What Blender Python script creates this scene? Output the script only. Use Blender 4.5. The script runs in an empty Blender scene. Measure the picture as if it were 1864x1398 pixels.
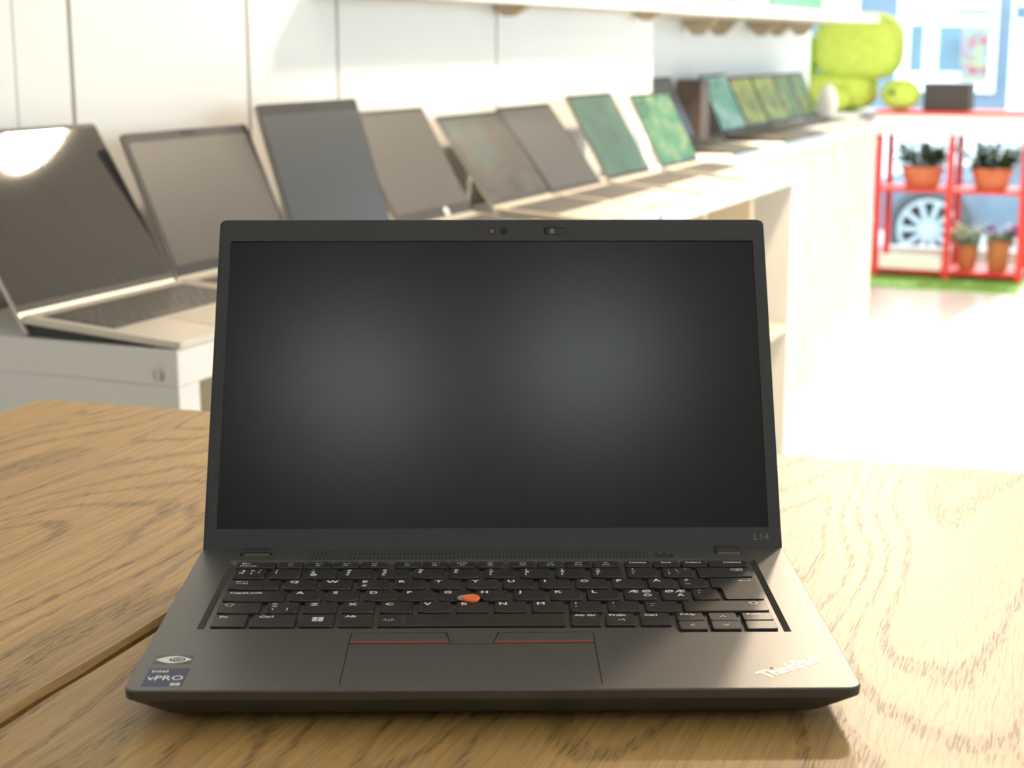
import bpy, bmesh, math, random
from math import sin, cos, radians, pi
from mathutils import Vector, Matrix

random.seed(7)
scene = bpy.context.scene
col = scene.collection

# ------------------------------------------------------------------ camera
W_PX, H_PX, F_PX = 1864, 1398, 2966.8
CAM = Vector((-0.0002, -0.6722, 0.2970))
YAW, PITCH = 0.0123, 0.2076
c_f = Vector((sin(YAW) * cos(PITCH), cos(YAW) * cos(PITCH), -sin(PITCH)))
c_r = Vector((cos(YAW), -sin(YAW), 0))
c_u = c_r.cross(c_f)
cam_d = bpy.data.cameras.new('camera')
cam = bpy.data.objects.new('camera', cam_d)
col.objects.link(cam)
m3 = Matrix((c_r, c_u, -c_f)).transposed()
cam.matrix_world = Matrix.Translation(CAM) @ m3.to_4x4()
cam_d.sensor_width = 36.0
cam_d.sensor_fit = 'HORIZONTAL'
cam_d.lens = 36.0 * F_PX / W_PX
cam_d.clip_start = 0.01
cam_d.clip_end = 200
cam_d.dof.use_dof = True
cam_d.dof.focus_distance = 0.86
cam_d.dof.aperture_fstop = 12.5
cam_d.dof.aperture_blades = 0
scene.camera = cam

# ------------------------------------------------------------------ world, sun, exposure
world = bpy.data.worlds.new('world')
scene.world = world
world.use_nodes = True
wn = world.node_tree
wn.nodes['Background'].inputs[0].default_value = (0.80, 0.91, 1.0, 1)
wn.nodes['Background'].inputs[1].default_value = 14.0

YD = radians(23.9)                        # the shop runs along this bearing
D = Vector((sin(YD), cos(YD), 0))         # along the display wall, away from the camera
N = Vector((cos(YD), -sin(YD), 0))        # out of the display wall into the aisle
RZ = math.atan2(D.y, D.x)                 # local x = D, local y = -N


def dn(d, n, z=0.0):
    return D * d + N * n + Vector((0, 0, z))


sun_d = bpy.data.lights.new('sun', 'SUN')
sun_d.energy = 16.0
sun_d.angle = radians(1.5)
sun_d.color = (1.0, 0.95, 0.86)
sun = bpy.data.objects.new('sun', sun_d)
col.objects.link(sun)
sdir = (-D * cos(radians(33)) - N * 0.12 + Vector((0, 0, -sin(radians(33))))).normalized()
sun.rotation_euler = sdir.to_track_quat('-Z', 'Y').to_euler()
sun.location = dn(12, 2, 8)

scene.view_settings.view_transform = 'Standard'
scene.view_settings.look = 'None'
scene.view_settings.gamma = 1.0
scene.view_settings.use_curve_mapping = False
scene.view_settings.exposure = -1.3
scene.cycles.use_denoising = True
scene.cycles.max_bounces = 6
scene.cycles.diffuse_bounces = 4
scene.cycles.glossy_bounces = 3
scene.cycles.transparent_max_bounces = 16
scene.cycles.use_adaptive_sampling = True
scene.cycles.adaptive_threshold = 0.06
scene.cycles.sample_clamp_indirect = 6.0
scene.cycles.caustics_reflective = False
scene.cycles.caustics_refractive = False


# ------------------------------------------------------------------ material helpers
def mat(name, color, rough=0.5, metal=0.0, spec=0.5, emit=None, estr=0.0, noise=0.0, nscale=40.0, bump=0.0, coat=0.0):
    m = bpy.data.materials.new(name)
    m.use_nodes = True
    nt = m.node_tree
    b = nt.nodes['Principled BSDF']
    b.inputs['Base Color'].default_value = (*color, 1)
    b.inputs['Roughness'].default_value = rough
    b.inputs['Metallic'].default_value = metal
    b.inputs['Specular IOR Level'].default_value = spec
    b.inputs['Coat Weight'].default_value = coat
    if emit:
        b.inputs['Emission Color'].default_value = (*emit, 1)
        b.inputs['Emission Strength'].default_value = estr
    if noise or bump:
        tc = nt.nodes.new('ShaderNodeTexCoord')
        nz = nt.nodes.new('ShaderNodeTexNoise')
        nz.inputs['Scale'].default_value = nscale
        nz.inputs['Detail'].default_value = 4
        nt.links.new(tc.outputs['Object'], nz.inputs['Vector'])
        if noise:
            rp = nt.nodes.new('ShaderNodeValToRGB')
            rp.color_ramp.elements[0].position = 0.3
            rp.color_ramp.elements[1].position = 0.7
            rp.color_ramp.elements[0].color = (*[c * (1 - noise) for c in color], 1)
            rp.color_ramp.elements[1].color = (*[min(1, c * (1 + noise)) for c in color], 1)
            nt.links.new(nz.outputs['Fac'], rp.inputs['Fac'])
            nt.links.new(rp.outputs['Color'], b.inputs['Base Color'])
        if bump:
            bp = nt.nodes.new('ShaderNodeBump')
            bp.inputs['Strength'].default_value = bump
            bp.inputs['Distance'].default_value = 0.001
            nt.links.new(nz.outputs['Fac'], bp.inputs['Height'])
            nt.links.new(bp.outputs['Normal'], b.inputs['Normal'])
    return m


def wood_mat(name, light, mid, dark, rough=0.45, ring=1.0, fs=1.0, rlo=0.42, rhi=0.48):
    """Oak-like wood, grain along local Y; each object gets its own cut by Object Info Random."""
    m = bpy.data.materials.new(name)
    m.use_nodes = True
    nt = m.node_tree
    L = nt.links.new
    b = nt.nodes['Principled BSDF']
    b.inputs['Specular IOR Level'].default_value = 0.37
    tc = nt.nodes.new('ShaderNodeTexCoord')
    oi = nt.nodes.new('ShaderNodeObjectInfo')
    mul = nt.nodes.new('ShaderNodeMath'); mul.operation = 'MULTIPLY'; mul.inputs[1].default_value = 37.0
    L(oi.outputs['Random'], mul.inputs[0])
    add = nt.nodes.new('ShaderNodeVectorMath'); add.operation = 'ADD'
    L(tc.outputs['Object'], add.inputs[0]); L(mul.outputs[0], add.inputs[1])

    def mapped(sx, sy, sz):
        mp = nt.nodes.new('ShaderNodeMapping')
        mp.inputs['Scale'].default_value = (sx, sy, sz)
        L(add.outputs[0], mp.inputs['Vector'])
        return mp.outputs[0]

    def noise(v, scale, detail=3, rough_=0.55, dist=0.0):
        n = nt.nodes.new('ShaderNodeTexNoise')
        n.inputs['Scale'].default_value = scale
        n.inputs['Detail'].default_value = detail
        n.inputs['Roughness'].default_value = rough_
        n.inputs['Distortion'].default_value = dist
        L(v, n.inputs['Vector'])
        return n.outputs['Fac']

    def ramp(v, stops):
        r = nt.nodes.new('ShaderNodeValToRGB')
        e = r.color_ramp.elements
        while len(e) < len(stops):
            e.new(0.5)
        for i, (p, c) in enumerate(stops):
            e[i].position = p
            e[i].color = (*c, 1) if len(c) == 3 else c
        L(v, r.inputs['Fac'])
        return r.outputs['Color']

    def mix(fac, a, c, typ='MIX'):
        x = nt.nodes.new('ShaderNodeMix'); x.data_type = 'RGBA'; x.blend_type = typ
        if isinstance(fac, float):
            x.inputs[0].default_value = fac
        else:
            L(fac, x.inputs[0])
        for i, v in ((6, a), (7, c)):
            if isinstance(v, tuple):
                x.inputs[i].default_value = (*v, 1)
            else:
                L(v, x.inputs[i])
        return x.outputs[2]

    # cathedral figure: contour lines of a slow noise stretched along the grain
    slow = noise(mapped(3.2 * fs, 0.75 * fs, 1), 1.6, 2, 0.45, 0.25)
    sc = nt.nodes.new('ShaderNodeMath'); sc.operation = 'MULTIPLY'; sc.inputs[1].default_value = 150.0 * ring
    L(slow, sc.inputs[0])
    jit = noise(mapped(60 * fs, 6 * fs, 1), 1.0, 3)
    ja = nt.nodes.new('ShaderNodeMath'); ja.operation = 'MULTIPLY'; ja.inputs[1].default_value = 2.6
    L(jit, ja.inputs[0])
    ad = nt.nodes.new('ShaderNodeMath'); ad.operation = 'ADD'
    L(sc.outputs[0], ad.inputs[0]); L(ja.outputs[0], ad.inputs[1])
    sn = nt.nodes.new('ShaderNodeMath'); sn.operation = 'SINE'
    L(ad.outputs[0], sn.inputs[0])
    rings = ramp(sn.outputs[0], [(0.45, (0, 0, 0)), (1.0, (1, 1, 1))])
    # pores and fibres
    pores = noise(mapped(800 * fs, 55 * fs, 1), 1.0, 2, 0.6)
    porem = ramp(pores, [(0.53, (0, 0, 0)), (0.68, (1, 1, 1))])
    fib = noise(mapped(300 * fs, 5 * fs, 1), 1.0, 4, 0.65)
    tone = noise(mapped(5 * fs, 1.2 * fs, 1), 1.0, 2)
    basec = ramp(fib, [(0.30, mid), (0.68, light)])
    basec = mix(ramp(tone, [(0.35, (0, 0, 0)), (0.7, (0.40, 0.40, 0.40))]), basec, mid)
    streak = ramp(noise(mapped(520 * fs, 8 * fs, 1), 1.0, 3, 0.6), [(0.54, (0, 0, 0)), (0.70, (0.42, 0.42, 0.42))])
    basec = mix(streak, basec, dark)
    pm = nt.nodes.new('ShaderNodeMath'); pm.operation = 'MULTIPLY'
    L(rings, pm.inputs[0]); L(porem, pm.inputs[1])
    pa = nt.nodes.new('ShaderNodeMath'); pa.operation = 'MULTIPLY_ADD'
    pa.inputs[1].default_value = 0.22
    L(porem, pa.inputs[0]); L(pm.outputs[0], pa.inputs[2])
    ra = nt.nodes.new('ShaderNodeMath'); ra.operation = 'MULTIPLY_ADD'
    ra.inputs[1].default_value = 0.28
    L(rings, ra.inputs[0]); L(pa.outputs[0], ra.inputs[2])
    cl = nt.nodes.new('ShaderNodeClamp'); L(ra.outputs[0], cl.inputs[0]); cl.inputs[2].default_value = 0.75
    colr = mix(cl.outputs[0], basec, dark)
    # small knots and nicks
    vr = nt.nodes.new('ShaderNodeTexVoronoi'); vr.inputs['Scale'].default_value = 1.0
    L(mapped(14 * fs, 5 * fs, 1), vr.inputs['Vector'])
    kn = ramp(vr.outputs['Distance'], [(0.015, (1, 1, 1)), (0.05, (0, 0, 0))])
    colr = mix(kn, colr, tuple(c * 0.35 for c in dark))
    L(colr, b.inputs['Base Color'])
    rr = nt.nodes.new('ShaderNodeMapRange')
    rr.inputs['To Min'].default_value = rlo
    rr.inputs['To Max'].default_value = rhi
    L(cl.outputs[0], rr.inputs['Value'])
    L(rr.outputs[0], b.inputs['Roughness'])
    bp = nt.nodes.new('ShaderNodeBump'); bp.inputs['Strength'].default_value = 0.18
    bp.inputs['Distance'].default_value = 0.0012; bp.invert = True
    L(cl.outputs[0], bp.inputs['Height'])
    L(bp.outputs[0], b.inputs['Normal'])
    return m


def screen_on(name, c1, c2, c3, strength, scale=6.0, seed=0.0):
    m = bpy.data.materials.new(name)
    m.use_nodes = True
    nt = m.node_tree
    b = nt.nodes['Principled BSDF']
    b.inputs['Base Color'].default_value = (0.02, 0.02, 0.02, 1)
    b.inputs['Roughness'].default_value = 0.4
    b.inputs['Specular IOR Level'].default_value = 0.2
    tc = nt.nodes.new('ShaderNodeTexCoord')
    mp = nt.nodes.new('ShaderNodeMapping'); mp.inputs['Location'].default_value = (seed, seed * 1.7, 0)
    mp.inputs['Rotation'].default_value = (0, 0.6, 0)
    mp.inputs['Scale'].default_value = (1, 1, 1.6)
    nz = nt.nodes.new('ShaderNodeTexNoise'); nz.inputs['Scale'].default_value = scale
    nz.inputs['Detail'].default_value = 2.0; nz.inputs['Distortion'].default_value = 0.8
    rp = nt.nodes.new('ShaderNodeValToRGB'); e = rp.color_ramp.elements
    e[0].position = 0.35; e[0].color = (*c1, 1)
    e[1].position = 0.68; e[1].color = (*c3, 1)
    k = e.new(0.52); k.color = (*c2, 1)
    nt.links.new(tc.outputs['Object'], mp.inputs[0]); nt.links.new(mp.outputs[0], nz.inputs['Vector'])
    nt.links.new(nz.outputs['Fac'], rp.inputs['Fac'])
    nt.links.new(rp.outputs['Color'], b.inputs['Emission Color'])
    b.inputs['Emission Strength'].default_value = strength
    return m


def glass_mat(name, tint=(0.93, 0.97, 0.97)):
    m = bpy.data.materials.new(name)
    m.use_nodes = True
    nt = m.node_tree
    nt.nodes.remove(nt.nodes['Principled BSDF'])
    out = nt.nodes['Material Output']
    tr = nt.nodes.new('ShaderNodeBsdfTransparent'); tr.inputs[0].default_value = (*tint, 1)
    gl = nt.nodes.new('ShaderNodeBsdfGlossy'); gl.inputs['Roughness'].default_value = 0.02
    fr = nt.nodes.new('ShaderNodeFresnel'); fr.inputs[0].default_value = 1.35
    mx = nt.nodes.new('ShaderNodeMixShader')
    nt.links.new(fr.outputs[0], mx.inputs[0]); nt.links.new(tr.outputs[0], mx.inputs[1]); nt.links.new(gl.outputs[0], mx.inputs[2])
    nt.links.new(mx.outputs[0], out.inputs[0])
    return m


M = {}
M['table'] = wood_mat('oak_tabletop', (0.510, 0.312, 0.108), (0.330, 0.192, 0.060), (0.080, 0.046, 0.016))
M['birch'] = wood_mat('birch_board', (0.80, 0.70, 0.54), (0.75, 0.64, 0.48), (0.62, 0.50, 0.35), ring=0.6)
M['white_lam'] = mat('white_laminate', (0.80, 0.80, 0.77), 0.42, noise=0.02, nscale=6)
M['wall'] = mat('white_wall_paint', (0.80, 0.80, 0.78), 0.55, noise=0.02, nscale=3)
M['seam'] = mat('seam_backing', (0.35, 0.34, 0.32), 0.8, noise=0.05)
M['ceil'] = mat('ceiling_paint', (0.82, 0.80, 0.76), 0.8, noise=0.02, nscale=2)
M['floor'] = mat('pale_polished_floor', (0.80, 0.77, 0.73), 0.22, noise=0.03, nscale=3)
M['lap'] = mat('graphite_plastic', (0.052, 0.049, 0.044), 0.42, noise=0.05, nscale=900, spec=0.75)
M['lap_dark'] = mat('black_plastic', (0.022, 0.022, 0.022), 0.48, noise=0.06, nscale=600)
M['bezel'] = mat('bezel_plastic', (0.030, 0.032, 0.032), 0.50, noise=0.08, nscale=700, bump=0.1)
M['key'] = mat('key_plastic', (0.023, 0.021, 0.019), 0.42, noise=0.06, nscale=500)
M['legend'] = mat('legend_print', (0.92, 0.92, 0.90), 0.5)
M['legend_dim'] = mat('legend_print_dim', (0.16, 0.16, 0.16), 0.5)
M['panel_main'] = mat('matte_display_panel', (0.006, 0.007, 0.008), 0.205, spec=0.30)
M['red'] = mat('red_stripe_print', (0.30, 0.032, 0.028), 0.45)
M['nub'] = mat('orange_red_rubber', (0.95, 0.20, 0.06), 0.6, noise=0.05, nscale=900)
M['tan'] = mat('beige_matte', (0.42, 0.31, 0.20), 0.6)
M['black'] = mat('black_recess', (0.004, 0.004, 0.004), 0.7)
M['hinge'] = mat('bronze_hinge_metal', (0.16, 0.12, 0.085), 0.4, metal=0.5)
M['lens_red'] = mat('sensor_lens', (0.20, 0.09, 0.07), 0.25)
M['silverlogo'] = mat('silver_logo', (0.80, 0.74, 0.71), 0.45, metal=0.2)
M['logored'] = mat('logo_red_dot', (0.75, 0.10, 0.07), 0.4)
M['st_black'] = mat('sticker_black', (0.012, 0.010, 0.009), 0.4)
M['st_white'] = mat('sticker_white', (0.85, 0.85, 0.83), 0.4)
M['st_blue'] = mat('sticker_blue', (0.012, 0.020, 0.085), 0.5, noise=0.35, nscale=120)
M['rubber'] = mat('rubber_feet', (0.012, 0.012, 0.012), 0.8)
M['silver'] = mat('silver_aluminium', (0.62, 0.57, 0.50), 0.38, metal=0.55)
M['silver_d'] = mat('warm_grey_aluminium', (0.50, 0.46, 0.38), 0.42, metal=0.4)
M['scr_gloss'] = mat('glossy_display_glass', (0.022, 0.021, 0.021), 0.035, spec=0.42)
M['scr_matte'] = mat('matte_display_film', (0.034, 0.035, 0.037), 0.30, spec=0.45)
M['scr_matte2'] = mat('matte_display_film_warm', (0.048, 0.040, 0.034), 0.30, spec=0.5)
M['dk_bezel'] = mat('dark_display_bezel', (0.024, 0.025, 0.027), 0.5, spec=0.2, noise=0.05, nscale=200)
M['kb_dark'] = mat('dark_keycaps', (0.045, 0.040, 0.036), 0.45)
M['chrome'] = mat('brushed_steel', (0.55, 0.55, 0.55), 0.3, metal=0.9)
M['redmetal'] = mat('red_painted_steel', (0.62, 0.035, 0.025), 0.4, noise=0.05)
M['terracotta'] = mat('terracotta', (0.60, 0.20, 0.095), 0.8, noise=0.12, nscale=30)
M['clay_brown'] = mat('brown_clay', (0.42, 0.17, 0.06), 0.75, noise=0.12, nscale=30)
M['soil'] = mat('soil', (0.05, 0.03, 0.02), 0.95, noise=0.3, nscale=80)
M['leaf_dark'] = mat('dark_leaf', (0.035, 0.075, 0.025), 0.5, noise=0.4, nscale=25)
M['leaf_pale'] = mat('pale_leaf', (0.30, 0.42, 0.24), 0.6, noise=0.25, nscale=25)
M['violet'] = mat('violet_petal', (0.42, 0.20, 0.62), 0.6, noise=0.2, nscale=40)
M['lime'] = mat('lime_plush', (0.48, 0.60, 0.10), 0.95, noise=0.10, nscale=22, bump=0.5)
M['lime_d'] = mat('green_plush', (0.30, 0.50, 0.04), 0.95, noise=0.10, nscale=22)
M['plush_eye'] = mat('dark_green_felt', (0.07, 0.12, 0.02), 0.9)
M['turf'] = mat('green_turf', (0.16, 0.33, 0.05), 0.95, noise=0.35, nscale=60, bump=0.8)
M['darkbox'] = mat('charcoal_card', (0.045, 0.042, 0.040), 0.6, noise=0.1)
M['brownbox'] = mat('dark_brown_card', (0.10, 0.075, 0.06), 0.6, noise=0.1)
M['greenbox'] = mat('green_card', (0.10, 0.42, 0.22), 0.6, noise=0.1)
M['whitebox'] = mat('white_card', (0.80, 0.82, 0.82), 0.5, noise=0.02)
M['whiteglaze'] = mat('white_glazed_ceramic', (0.88, 0.90, 0.90), 0.15)
M['bracket'] = mat('beige_bracket', (0.50, 0.40, 0.28), 0.6, noise=0.08)
M['shelf_white'] = mat('white_shelf_board', (0.74, 0.72, 0.68), 0.5, noise=0.02)
M['railplastic'] = mat('clear_white_price_rail', (0.74, 0.80, 0.84), 0.18, noise=0.03)
M['tag'] = mat('white_price_card', (0.85, 0.86, 0.86), 0.5)
M['tagblue'] = mat('blue_print', (0.10, 0.24, 0.42), 0.5)
M['facade'] = mat('blue_grey_render', (0.15, 0.20, 0.26), 0.8, noise=0.08, nscale=2)
M['frame_white'] = mat('white_window_frame', (0.86, 0.90, 0.92), 0.5)
M['pane_blue'] = mat('dim_window_pane', (0.09, 0.16, 0.21), 0.15, noise=0.25, nscale=3)
M['poster'] = screen_on('shop_poster', (0.34, 0.05, 0.10), (0.22, 0.30, 0.28), (0.36, 0.34, 0.07), 0.0)
pn = M['poster'].node_tree
pn.links.new(pn.nodes['Color Ramp'].outputs[0], pn.nodes['Principled BSDF'].inputs['Base Color'])
M['glass'] = glass_mat('clear_glass')
M['mullion'] = mat('white_storefront_metal', (0.80, 0.82, 0.83), 0.4)
M['asphalt'] = mat('pale_street_paving', (0.50, 0.50, 0.50), 0.85, noise=0.08, nscale=2)
M['carpaint'] = mat('slate_blue_car_paint', (0.13, 0.19, 0.27), 0.25, coat=0.6, noise=0.03)
M['tyre'] = mat('tyre_rubber', (0.06, 0.07, 0.08), 0.8)
M['alloy'] = mat('alloy_rim', (0.45, 0.52, 0.56), 0.4, metal=0.4)
M['lampbody'] = mat('white_lamp_housing', (0.80, 0.78, 0.74), 0.4)
M['lampglow'] = mat('lamp_diffuser', (0.9, 0.85, 0.75), 0.5, emit=(1.0, 0.88, 0.70), estr=3.0)
M['scr_green'] = screen_on('green_wallpaper_dim', (0.06, 0.19, 0.12), (0.10, 0.26, 0.15), (0.22, 0.36, 0.24), 1.95, 3.0, 1.0)
M['scr_green2'] = screen_on('green_wallpaper_bright', (0.06, 0.28, 0.12), (0.16, 0.48, 0.20), (0.55, 0.68, 0.28), 2.3, 9.0, 3.0)
M['scr_green3'] = screen_on('green_sky_wallpaper', (0.08, 0.30, 0.17), (0.16, 0.42, 0.26), (0.50, 0.66, 0.64), 2.07, 7.0, 5.0)
M['scr_lime'] = screen_on('lime_wallpaper', (0.16, 0.22, 0.015), (0.34, 0.38, 0.03), (0.50, 0.52, 0.08), 2.07, 6.0, 8.0)
M['scr_moss'] = screen_on('moss_wallpaper', (0.10, 0.20, 0.02), (0.20, 0.30, 0.03), (0.36, 0.42, 0.10), 2.07, 6.0, 11.0)
M['scr_murky'] = screen_on('murky_mottle', (0.015, 0.020, 0.025), (0.075, 0.055, 0.040), (0.06, 0.11, 0.085), 2.07, 5.0, 2.2)  # dim brown and green mottle on a dark panel


# ------------------------------------------------------------------ geometry helpers
class MB:
    """collects vertices and faces; build() links them as one mesh object"""

    def __init__(s):
        s.v, s.f = [], []

    def add(s, vs, fs):
        o = len(s.v)
        s.v += [tuple(x) for x in vs]
        s.f += [tuple(i + o for i in q) for q in fs]
        return s

    def box(s, x0, x1, y0, y1, z0, z1, ax=None):
        """axis box; ax = (origin, ex, ey, ez) puts it into another frame"""
        vs = [(x, y, z) for z in (z0, z1) for y in (y0, y1) for x in (x0, x1)]
        if ax:
            o, ex, ey, ez = ax
            vs = [tuple(o + ex * a + ey * b + ez * c) for a, b, c in vs]
        return s.add(vs, [(0, 2, 3, 1), (4, 5, 7, 6), (0, 1, 5, 4), (1, 3, 7, 5), (3, 2, 6, 7), (2, 0, 4, 6)])

    def prism(s, pts, z0, z1, ax=None, taper=0.0, bottom=True):
        """pts counter-clockwise outline in xy"""
        n = len(pts)
        cx = sum(p[0] for p in pts) / n
        cy = sum(p[1] for p in pts) / n
        lo = [(x, y, z0) for x, y in pts]
        hi = [(cx + (x - cx) * (1 - taper), cy + (y - cy) * (1 - taper), z1) for x, y in pts]
        vs = lo + hi
        if ax:
            o, ex, ey, ez = ax
            vs = [tuple(o + ex * a + ey * b + ez * c) for a, b, c in vs]
        fs = [tuple(range(n, 2 * n))] + [(i, (i + 1) % n, (i + 1) % n + n, i + n) for i in range(n)]
        if bottom:
            fs.append(tuple(reversed(range(n))))
        return s.add(vs, fs)

    def loft(s, rings, cap0=True, cap1=True):
        n = len(rings[0])
        vs = [p for r in rings for p in r]
        fs = []
        for k in range(len(rings) - 1):
            for i in range(n):
                j = (i + 1) % n
                fs.append((k * n + i, k * n + j, (k + 1) * n + j, (k + 1) * n + i))
        if cap0:
            fs.append(tuple(reversed(range(n))))
        if cap1:
            fs.append(tuple(range((len(rings) - 1) * n, len(rings) * n)))
        return s.add(vs, fs)

    def lathe(s, prof, seg=24, center=(0, 0, 0), sx=1.0, sy=1.0, cap0=True, cap1=True):
        cx, cy, cz = center
        rings = [[(cx + r * cos(2 * pi * i / seg) * sx, cy + r * sin(2 * pi * i / seg) * sy, cz + z) for i in range(seg)]
                 for r, z in prof]
        return s.loft(rings, cap0, cap1)

    def tube(s, pts, r, seg=8):
        pts = [Vector(p) for p in pts]
        rings = []
        for i, p in enumerate(pts):
            t = (pts[min(i + 1, len(pts) - 1)] - pts[max(i - 1, 0)]).normalized()
            a = t.orthogonal().normalized()
            b = t.cross(a)
            rr = r[i] if isinstance(r, (list, tuple)) else r
            rings.append([tuple(p + a * rr * cos(2 * pi * k / seg) + b * rr * sin(2 * pi * k / seg)) for k in range(seg)])
        return s.loft(rings)

    def mesh(s, name, bevel=0.0, segs=2, smooth=False, merge=False):
        me = bpy.data.meshes.new(name)
        me.from_pydata(s.v, [], s.f)
        bm = bmesh.new()
        bm.from_mesh(me)
        if merge:
            bmesh.ops.remove_doubles(bm, verts=bm.verts, dist=1e-6)
        bmesh.ops.recalc_face_normals(bm, faces=bm.faces)
        if bevel:
            ed = [e for e in bm.edges if len(e.link_faces) == 2 and e.calc_face_angle(0) > 0.5]
            bmesh.ops.bevel(bm, geom=ed, offset=bevel, segments=segs, affect='EDGES', profile=0.6, clamp_overlap=True)
        if smooth:
            for f in bm.faces:
                f.smooth = True
            for e in bm.edges:
                if len(e.link_faces) == 2 and e.calc_face_angle(0) > 0.6:
                    e.smooth = False
        bm.to_mesh(me)
        bm.free()
        return me

    def build(s, name, m, parent=None, bevel=0.0, segs=2, smooth=False, label=None, kind=None):
        me = s.mesh(name, bevel, segs, smooth)
        return put(name, me, m, parent, label, kind)


def put(name, me, m, parent=None, label=None, kind=None):
    if m is not None and not me.materials:
        me.materials.append(m)
    o = bpy.data.objects.new(name, me)
    col.objects.link(o)
    if parent is not None:
        o.parent = parent
    if label:
        o['label'] = label
    if kind:
        o['kind'] = kind
    return o


def tag(o, label, cat, group=None):
    o['label'] = label
    o['category'] = cat
    if group:
        o['group'] = group
    return o


def empty(name, loc, rz=0.0):
    o = bpy.data.objects.new(name, None)
    o.empty_display_size = 0.05
    o.location = loc
    o.rotation_euler = (0, 0, rz)
    col.objects.link(o)
    return o


def structure(o):
    o['kind'] = 'structure'
    return o


def rrect(x0, x1, y0, y1, r=(0, 0, 0, 0), n=5):
    """counter-clockwise rounded rectangle; r = bl, br, tr, tl"""
    if not isinstance(r, (tuple, list)):
        r = (r,) * 4
    out = []
    for (cx, cy, sx, sy, a0), rr in zip(((x0, y0, 1, 1, pi), (x1, y0, -1, 1, 1.5 * pi), (x1, y1, -1, -1, 0), (x0, y1, 1, -1, 0.5 * pi)), r):
        if rr <= 0:
            out.append((cx, cy))
        else:
            for k in range(n + 1):
                a = a0 + 0.5 * pi * k / n
                out.append((cx + sx * rr + rr * cos(a), cy + sy * rr + rr * sin(a)))
    return out


def flat_with_holes(outer, holes, z, name):
    """flat sheet of an outline with holes"""
    bm = bmesh.new()
    edges = []
    for loop in [outer] + holes:
        vs = [bm.verts.new((x, y, z)) for x, y in loop]
        for i in range(len(vs)):
            edges.append(bm.edges.new((vs[i], vs[(i + 1) % len(vs)])))
    bmesh.ops.triangle_fill(bm, use_beauty=True, use_dissolve=False, edges=edges, normal=(0, 0, 1))
    for f in bm.faces:
        if f.normal.z < 0:
            f.normal_flip()
    vs = [tuple(v.co) for v in bm.verts]
    bm.verts.index_update()
    fs = [tuple(v.index for v in f.verts) for f in bm.faces]
    bm.free()
    return vs, fs


# text outlines as flat mesh data (kept in a cache)
_fc = bpy.data.curves.new('lettering', 'FONT')
_fc.resolution_u = 2
_fo = bpy.data.objects.new('lettering', _fc)
col.objects.link(_fo)
_tcache = {}


def text_geo(s, bold=0.0):
    if (s, bold) not in _tcache:
        _fc.body = s
        _fc.size = 1.0
        _fc.offset = bold
        bpy.context.view_layer.update()
        dg = bpy.context.evaluated_depsgraph_get()
        me = bpy.data.meshes.new_from_object(_fo.evaluated_get(dg))
        vs = [(v.co.x, v.co.y) for v in me.vertices]
        fs = [tuple(p.vertices) for p in me.polygons]
        bpy.data.meshes.remove(me)
        _tcache[(s, bold)] = (vs, fs)
    return _tcache[(s, bold)]


CAP = 0.727


def add_text(mb, s, x, y, cap, z, xs=1.0, rot=0.0, align='l', bold=0.012, ax=None):
    """(x, y) = baseline start; cap = capital height"""
    vs, fs = text_geo(s, bold)
    if not vs:
        return
    k = cap / CAP
    x0 = min(v[0] for v in vs)
    x1 = max(v[0] for v in vs)
    sh = -x0 if align == 'l' else (-(x0 + x1) / 2 if align == 'c' else -x1)
    out = []
    for vx, vy in vs:
        a, b = (vx + sh) * k * xs, vy * k
        p = (x + a * cos(rot) - b * sin(rot), y + a * sin(rot) + b * cos(rot), z)
        if ax:
            o, ex, ey, ez = ax
            p = tuple(o + ex * p[0] + ey * p[1] + ez * p[2])
        out.append(p)
    mb.add(out, fs)


def fit(s, cap, width, bold=0.012):
    vs, fs = text_geo(s, bold)
    return width / ((max(v[0] for v in vs) - min(v[0] for v in vs)) * cap / CAP)


def stroke(mb, pts, w, z):
    for (x0, y0), (x1, y1) in zip(pts[:-1], pts[1:]):
        d = math.hypot(x1 - x0, y1 - y0)
        if d == 0:
            continue
        nx, ny = -(y1 - y0) / d * w / 2, (x1 - x0) / d * w / 2
        mb.add([(x0 - nx, y0 - ny, z), (x1 - nx, y1 - ny, z), (x1 + nx, y1 + ny, z), (x0 + nx, y0 + ny, z)], [(0, 1, 2, 3)])


# ------------------------------------------------------------------ the room
FZ = -1.02          # shop floor (the oak table top is z = 0)
CZ = 1.86           # ceiling
WN = -1.18          # display wall
WN2 = -1.50         # wall of the set-back bay behind it
DF = 9.4            # shop window
DB = -4.0           # wall behind the camera
NR = 3.6            # right wall
SHOP = (Vector((0, 0, 0)), D, -N, Vector((0, 0, 1)))     # x = D, y = -N


def sbox(mb, d0, d1, n0, n1, z0, z1):
    """box in shop axes, world coordinates"""
    return mb.box(d0, d1, -n1, -n0, z0, z1, SHOP)


structure(sbox(MB(), DB, DF + 0.12, -3.4, NR + 0.1, FZ - 0.1, FZ).build('floor', M['floor']))
structure(sbox(MB(), DB, DF + 0.12, -3.4, NR + 0.1, CZ, CZ + 0.1).build('ceiling', M['ceil']))

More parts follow.
